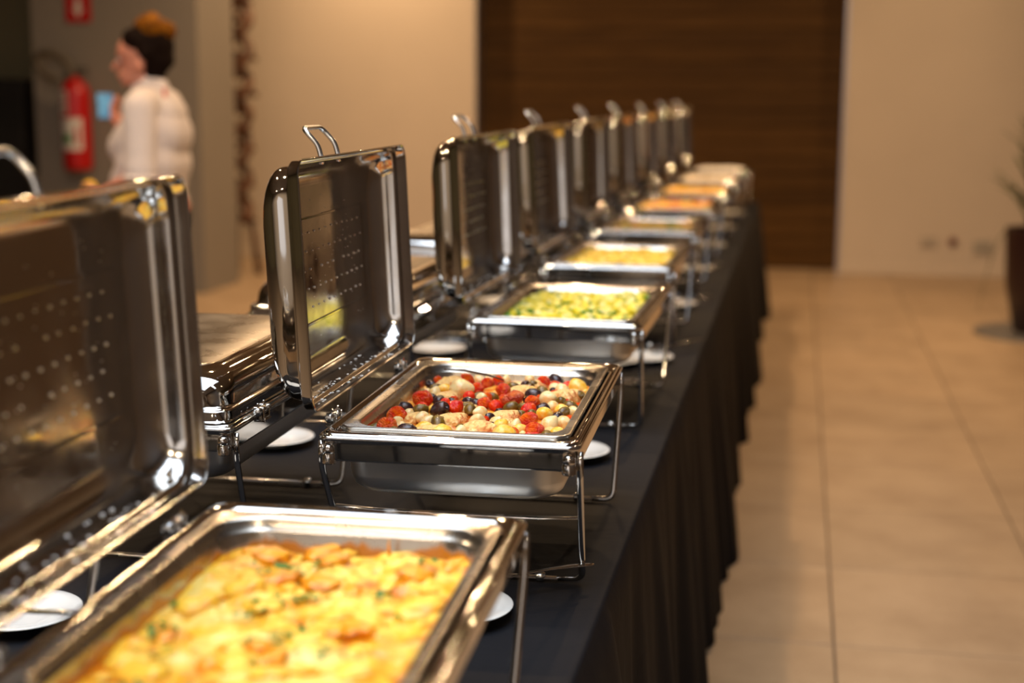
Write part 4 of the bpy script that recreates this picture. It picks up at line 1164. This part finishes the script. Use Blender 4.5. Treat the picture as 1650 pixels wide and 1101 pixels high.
def fruit_mesh(nm, m, r):
    bm = bmesh.new(); bmesh.ops.create_uvsphere(bm, u_segments=16, v_segments=12, radius=1)
    for v in bm.verts:
        rr = math.hypot(v.co.x, v.co.y)
        if nm == 'lemon': v.co.z *= 1.28 + (0.2 if abs(v.co.z) > 0.9 else 0)
        else:
            if v.co.z > 0: v.co.z -= 0.25*max(0, 0.4-rr)
            v.co.z *= 0.92
        v.co *= r
    o = from_bm(nm, bm, m, None, True, 180); return o
fp = {}
FRL = [('orange', -3.28, 5.30, 0.882), ('orange', -3.20, 5.36, 0.882), ('orange', -3.36, 5.34, 0.882), ('orange', -3.26, 5.40, 0.95), ('orange', -3.33, 5.32, 0.95), ('orange', -3.25, 5.33, 0.955),
       ('lemon', -3.13, 5.34, 0.876), ('lemon', -3.15, 5.43, 0.876), ('lemon', -3.14, 5.37, 0.935), ('red_apple', -3.08, 5.48, 0.879), ('red_apple', -3.10, 5.58, 0.879), ('red_apple', -3.09, 5.53, 0.945), ('red_apple', -3.18, 5.56, 0.879),
       ('lemon', -3.42, 6.72, 0.876), ('lemon', -3.50, 6.76, 0.876), ('lemon', -3.46, 6.72, 0.94)]
cnt = {}
for nm, x, y, z in FRL:
    if nm not in fp: fp[nm] = o = fruit_mesh(nm, *FR[nm])
    else: o = fp[nm].copy(); COL.objects.link(o)
    o.location = (x, y, z); o.rotation_euler = (rnd.uniform(-.3, .3), (1.4 if nm == 'lemon' else rnd.uniform(-.3, .3)), rnd.uniform(0, 6))
    far = y > 6.5
    cnt[nm] = cnt.get(nm, 0) + 1
    place = {'orange': ['bottom middle', 'bottom right', 'bottom left', 'upper back', 'upper left', 'upper front'], 'lemon': ['lower front', 'lower back', 'upper', 'left, under the extinguisher', 'back, under the extinguisher', 'top, under the extinguisher'], 'red_apple': ['front', 'rear', 'topmost', 'leftmost']}[nm][cnt[nm]-1]
    lb = {'orange': 'orange in the pile at the left edge behind the lid handle, ', 'lemon': 'yellow lemon on the side table, ', 'red_apple': 'red apple in the low pile behind the nearest lid handle, '}[nm] + place
    tag(o, lb, nm.replace('red_', ''), (nm.replace('_', ' ') + 's on the side table') if not far else 'lemons in the far pile')

# ================================================================== PERSON
SKIN = simple('skin', rgb(206, 140, 116), 0.5, sss=0.1, bmp=(60, 0.05), var=(rgb(190, 118, 96), 8, 0.45, 0.8))
HAIR = simple('dark_brown_hair', rgb(22, 11, 6), 0.8, spec=0.08, bmp=(120, 0.5))
BUN = simple('golden_brown_bun', rgb(134, 82, 8), 0.7, spec=0.1, var=(rgb(88, 48, 4), 30, 0.4, 0.65), bmp=(90, 0.6))
SHIRT = simple('white_shirt_cotton', rgb(214, 202, 196), 0.8, bmp=(9, 0.35, 0.02))
TROU = simple('black_trousers', (0.015, 0.015, 0.017, 1), 0.8, bmp=(30, 0.2))
def capsules(name, segs, vox, mat, parent, smooth=4):
    bm = bmesh.new()
    for (a, ra, b, rb) in segs:
        a, b = Vector(a), Vector(b)
        d = b-a; ln = d.length
        if ln < 1e-5: d = Vector((0, 0, 1)); ln = 1e-4
        q = d.to_track_quat('Z', 'Y')
        n = 16; rings = []
        prof = [(-ra*cos(t), ra*sin(t)) for t in (0.3, 0.7, 1.1, pi/2)] + [(ln+rb*sin(t), rb*cos(t)) for t in (0.0, 0.45, 0.85, 1.25)]
        for (z, r) in prof: rings.append([bm.verts.new(a + q @ Vector((r*cos(2*pi*k/n), r*sin(2*pi*k/n), z))) for k in range(n)])
        for i in range(len(rings)-1):
            for k in range(n): bm.faces.new((rings[i][k], rings[i][(k+1) % n], rings[i+1][(k+1) % n], rings[i+1][k]))
        bm.faces.new(rings[0][::-1]); bm.faces.new(rings[-1])
    bmesh.ops.recalc_face_normals(bm, faces=bm.faces)
    o = from_bm(name, bm, mat, parent, True, 180)
    md = o.modifiers.new('fuse', 'REMESH'); md.mode = 'VOXEL'; md.voxel_size = vox; md.use_smooth_shade = True
    if smooth:
        s_ = o.modifiers.new('soften', 'SMOOTH'); s_.iterations = smooth; s_.factor = 0.5
    return o
pr = empty('person', (-2.655, 5.69, 0), pi + radians(6))
hx = 0.035
body = [((-.02, -.06, .93), .125, (-.02, .06, .93), .125), ((-.01, -.04, 1.05), .125, (-.01, .04, 1.05), .125), ((-.01, -.05, 1.22), .125, (-.01, .05, 1.22), .125), ((-.03, -.15, 1.37), .055, (-.03, .15, 1.37), .055),
        ((-.03, 0, 1.36), .062, (.02, 0, 1.47), .052), ((0.00, 0, 1.585), .086, (.035, 0, 1.575), .080), ((hx, 0, 1.53), .070, (hx+.03, 0, 1.485), .050), ((hx+.045, 0, 1.462), .026, (hx+.05, 0, 1.462), .026),
        ((hx+.075, 0, 1.545), .010, (hx+.098, 0, 1.512), .013), ((hx+.072, -.015, 1.483), .011, (hx+.072, .015, 1.483), .011), ((hx+.062, -.035, 1.562), .012, (hx+.062, .035, 1.562), .012),
        ((.005, .082, 1.535), .010, (-.005, .088, 1.515), .016), ((.005, -.082, 1.535), .010, (-.005, -.088, 1.515), .016), ((.005, .082, 1.505), .010, (.01, .080, 1.495), .007), ((.005, -.082, 1.505), .010, (.01, -.080, 1.495), .007)]
def arm(sh, el, wr, fwd, side):
    s_, e_, w_ = Vector(sh), Vector(el), Vector(wr)
    out = [(sh, .050, el, .040), (el, .040, wr, .027)]
    h = Vector(fwd).normalized(); lat = Vector(side).normalized(); nrm = h.cross(lat)
    palm = w_ + h*0.045
    out.append((tuple(w_ + h*0.01), .024, tuple(w_+h*0.05+lat*0.016), .020)); out.append((tuple(w_ + h*0.01), .024, tuple(w_+h*0.05-lat*0.018), .019))
    for k, ln in enumerate((0.070, 0.078, 0.073, 0.058)):
        b = w_ + h*0.070 + lat*(0.027-0.018*k)
        m = b + h*ln*0.5 + nrm*0.008; t = m + h*ln*0.35 + nrm*0.026
        out += [(tuple(b), .0095, tuple(m), .0088), (tuple(m), .0088, tuple(t), .0075)]
    b = w_ + h*0.025 + lat*0.026; m = b + h*0.028 + lat*0.026; t = m + h*0.026 + lat*0.004 + nrm*0.010
    out += [(tuple(b), .012, tuple(m), .010), (tuple(m), .010, tuple(t), .0085)]
    return out
armL = arm((-.035, .205, 1.345), (-.05, .255, 1.085), (.13, .215, 1.00), (1, -.12, -.25), (0, .2, 1))
armR = arm((-.03, -.20, 1.34), (.04, -.16, 1.13), (.115, .00, 1.255), (.30, .12, 1), (0, 1, -.1))
body += armL + armR
for sy in (-1, 1):
    body += [((-.01, sy*.09, .90), .095, (0, sy*.10, .50), .060), ((0, sy*.10, .50), .058, (-.02, sy*.10, .09), .040), ((-.03, sy*.10, .045), .036, (.12, sy*.12, .035), .028)]
bo = capsules('body', body, 0.0055, SKIN, pr, 2)
shirt = [((-.01, -.07, .94), .132, (-.01, .07, .94), .132), ((.00, -.06, 1.05), .140, (.00, .06, 1.05), .140), ((-.02, -.08, 1.12), .135, (-.02, .08, 1.12), .135), ((.055, -.03, 1.04), .105, (.055, .03, 1.04), .105), ((-.01, -.06, 1.20), .142, (-.01, .06, 1.20), .142), ((.065, -.065, 1.19), .085, (.065, .065, 1.19), .085), ((-.050, -.06, 1.24), .122, (-.050, .06, 1.24), .122), ((-.06, -.05, 1.32), .095, (-.06, .05, 1.32), .095), ((-.045, 0, 1.38), .075, (-.04, 0, 1.42), .06),
         ((-.03, -.155, 1.36), .072, (-.03, .155, 1.36), .072), ((-.03, 0, 1.38), .080, (-.01, 0, 1.43), .064),
         ((-.035, .20, 1.35), .070, (-.048, .25, 1.11), .060), ((-.048, .25, 1.115), .064, (-.046, .252, 1.075), .062), ((-.03, -.20, 1.34), .068, (.04, -.20, 1.15), .058), ((.04, -.20, 1.15), .058, (.085, -.14, 1.205), .050)]
so = capsules('shirt', shirt, 0.008, SHIRT, pr, 14)
tube('collar', [(0.055*cos(a)*1.15-0.005, 0.066*sin(a), 1.440+0.020*(-cos(a))) for a in [radians(25+310*k/20) for k in range(21)]], 0.013, SHIRT, pr, 8, flat=(0.016, 0.007))
tube('sleeve_cuff', [(-.048+.064*cos(a), .252+.064*sin(a), 1.075) for a in [2*pi*k/24 for k in range(24)]], 0.010, SHIRT, pr, 8, closed=True)
tube('neck_strap', [(-.085, .03, 1.425), (-.10, .07, 1.40), (-.105, .10, 1.365)], 0.008, simple('red_strap', rgb(200, 60, 34), 0.6, bmp=(60, 0.1)), pr, 6)
for sy in (-1, 1):
    pass
tr = capsules('trousers', [((-.015, -.075, .90), .132, (-.015, .075, .90), .132)] + [s_ for sy in (-1, 1) for s_ in (((-.01, sy*.09, .86), .105, (0, sy*.10, .48), .078), ((0, sy*.10, .48), .076, (-.02, sy*.10, .10), .062))], 0.010, TROU, pr, 4)
for sy in (-1, 1):
    capsules('shoe', [((-.035, sy*.10, .045), .044, (.14, sy*.12, .038), .036)], 0.007, BLK, pr, 2)
hair = capsules('hair', [((-.030, 0, 1.600), .092, (.000, 0, 1.602), .090), ((-.045, 0, 1.545), .078, (-.035, 0, 1.50), .052), ((.035, -.045, 1.628), .045, (.035, .045, 1.628), .045), ((-.02, -.07, 1.57), .030, (-.03, .07, 1.57), .032), ((-.03, 0, 1.66), .045, (-.035, 0, 1.675), .045)], 0.006, HAIR, pr, 3)
bun = capsules('hair_bun', [((-.045, -.035, 1.672), .050, (-.045, .035, 1.672), .050), ((.00, 0, 1.676), .044, (-.090, 0, 1.660), .044), ((-.035, 0, 1.696), .042, (-.01, 0, 1.692), .038)], 0.006, BUN, pr, 1)
EYE = simple('eye_white', (0.7, 0.68, 0.64, 1), 0.2, bmp=(30, 0.01))
for sy in (-1, 1):
    e = lathe('eye', [(0, -.011), (.006, -.009), (.011, 0), (.006, .009), (0, .011)], EYE, pr, 12); e.location = (hx+.063, sy*.030, 1.543)
    i_ = lathe('iris', [(0, .0), (.005, .0), (.004, .0015), (0, .002)], BLK, e, 10); i_.rotation_euler = (0, pi/2, 0); i_.location = (.0105, 0, -.002)
    tube('eyebrow', [(hx+.070, sy*.018, 1.570), (hx+.068, sy*.034, 1.575), (hx+.055, sy*.050, 1.570)], [0.002, 0.003, 0.0015], HAIR, pr, 6)
tube('lips', [(hx+.072, -.022, 1.482), (hx+.082, -.008, 1.485), (hx+.082, .008, 1.485), (hx+.072, .022, 1.482)], [0.002, 0.005, 0.005, 0.002], simple('lips', rgb(170, 70, 60), 0.4, bmp=(30, 0.02)), pr, 6)
tag(pr, 'woman in a white shirt with a high hair bun, looking at a phone in profile', 'person')
ph = empty('mobile_phone', (-2.822, 5.655, 1.30))
ph.rotation_euler = (radians(-14), 0, radians(34))
box_obj('case', -0.034, 0.034, -0.004, 0.004, 0.0, 0.112, simple('phone_case', (0.1, 0.1, 0.12, 1), 0.4, bmp=(20, 0.02)), ph, bev=0.002)
scm, nt, bs = new_mat('lit_phone_screen'); bs.inputs['Emission Color'].default_value = (0.25, 0.62, 0.85, 1); bs.inputs['Emission Strength'].default_value = 0.5; bs.inputs['Base Color'].default_value = (0.02, 0.03, 0.04, 1)
tcx = N(nt, 'ShaderNodeTexCoord'); nn = N(nt, 'ShaderNodeTexNoise', i_Scale=40.0); L(nt, tcx.outputs['Object'], nn.inputs['Vector']); rr_ = ramp(nt, [(0.4, (0.05, 0.30, 0.50, 1)), (0.6, (0.22, 0.62, 0.80, 1))]); L(nt, nn.outputs[0], rr_.inputs[0]); L(nt, rr_.outputs[0], bs.inputs['Emission Color'])
box_obj('screen', -0.031, 0.031, -0.0055, -0.0038, 0.005, 0.108, scm, ph)
tag(ph, 'phone with a glowing blue screen held up in the woman\'s hand', 'phone')
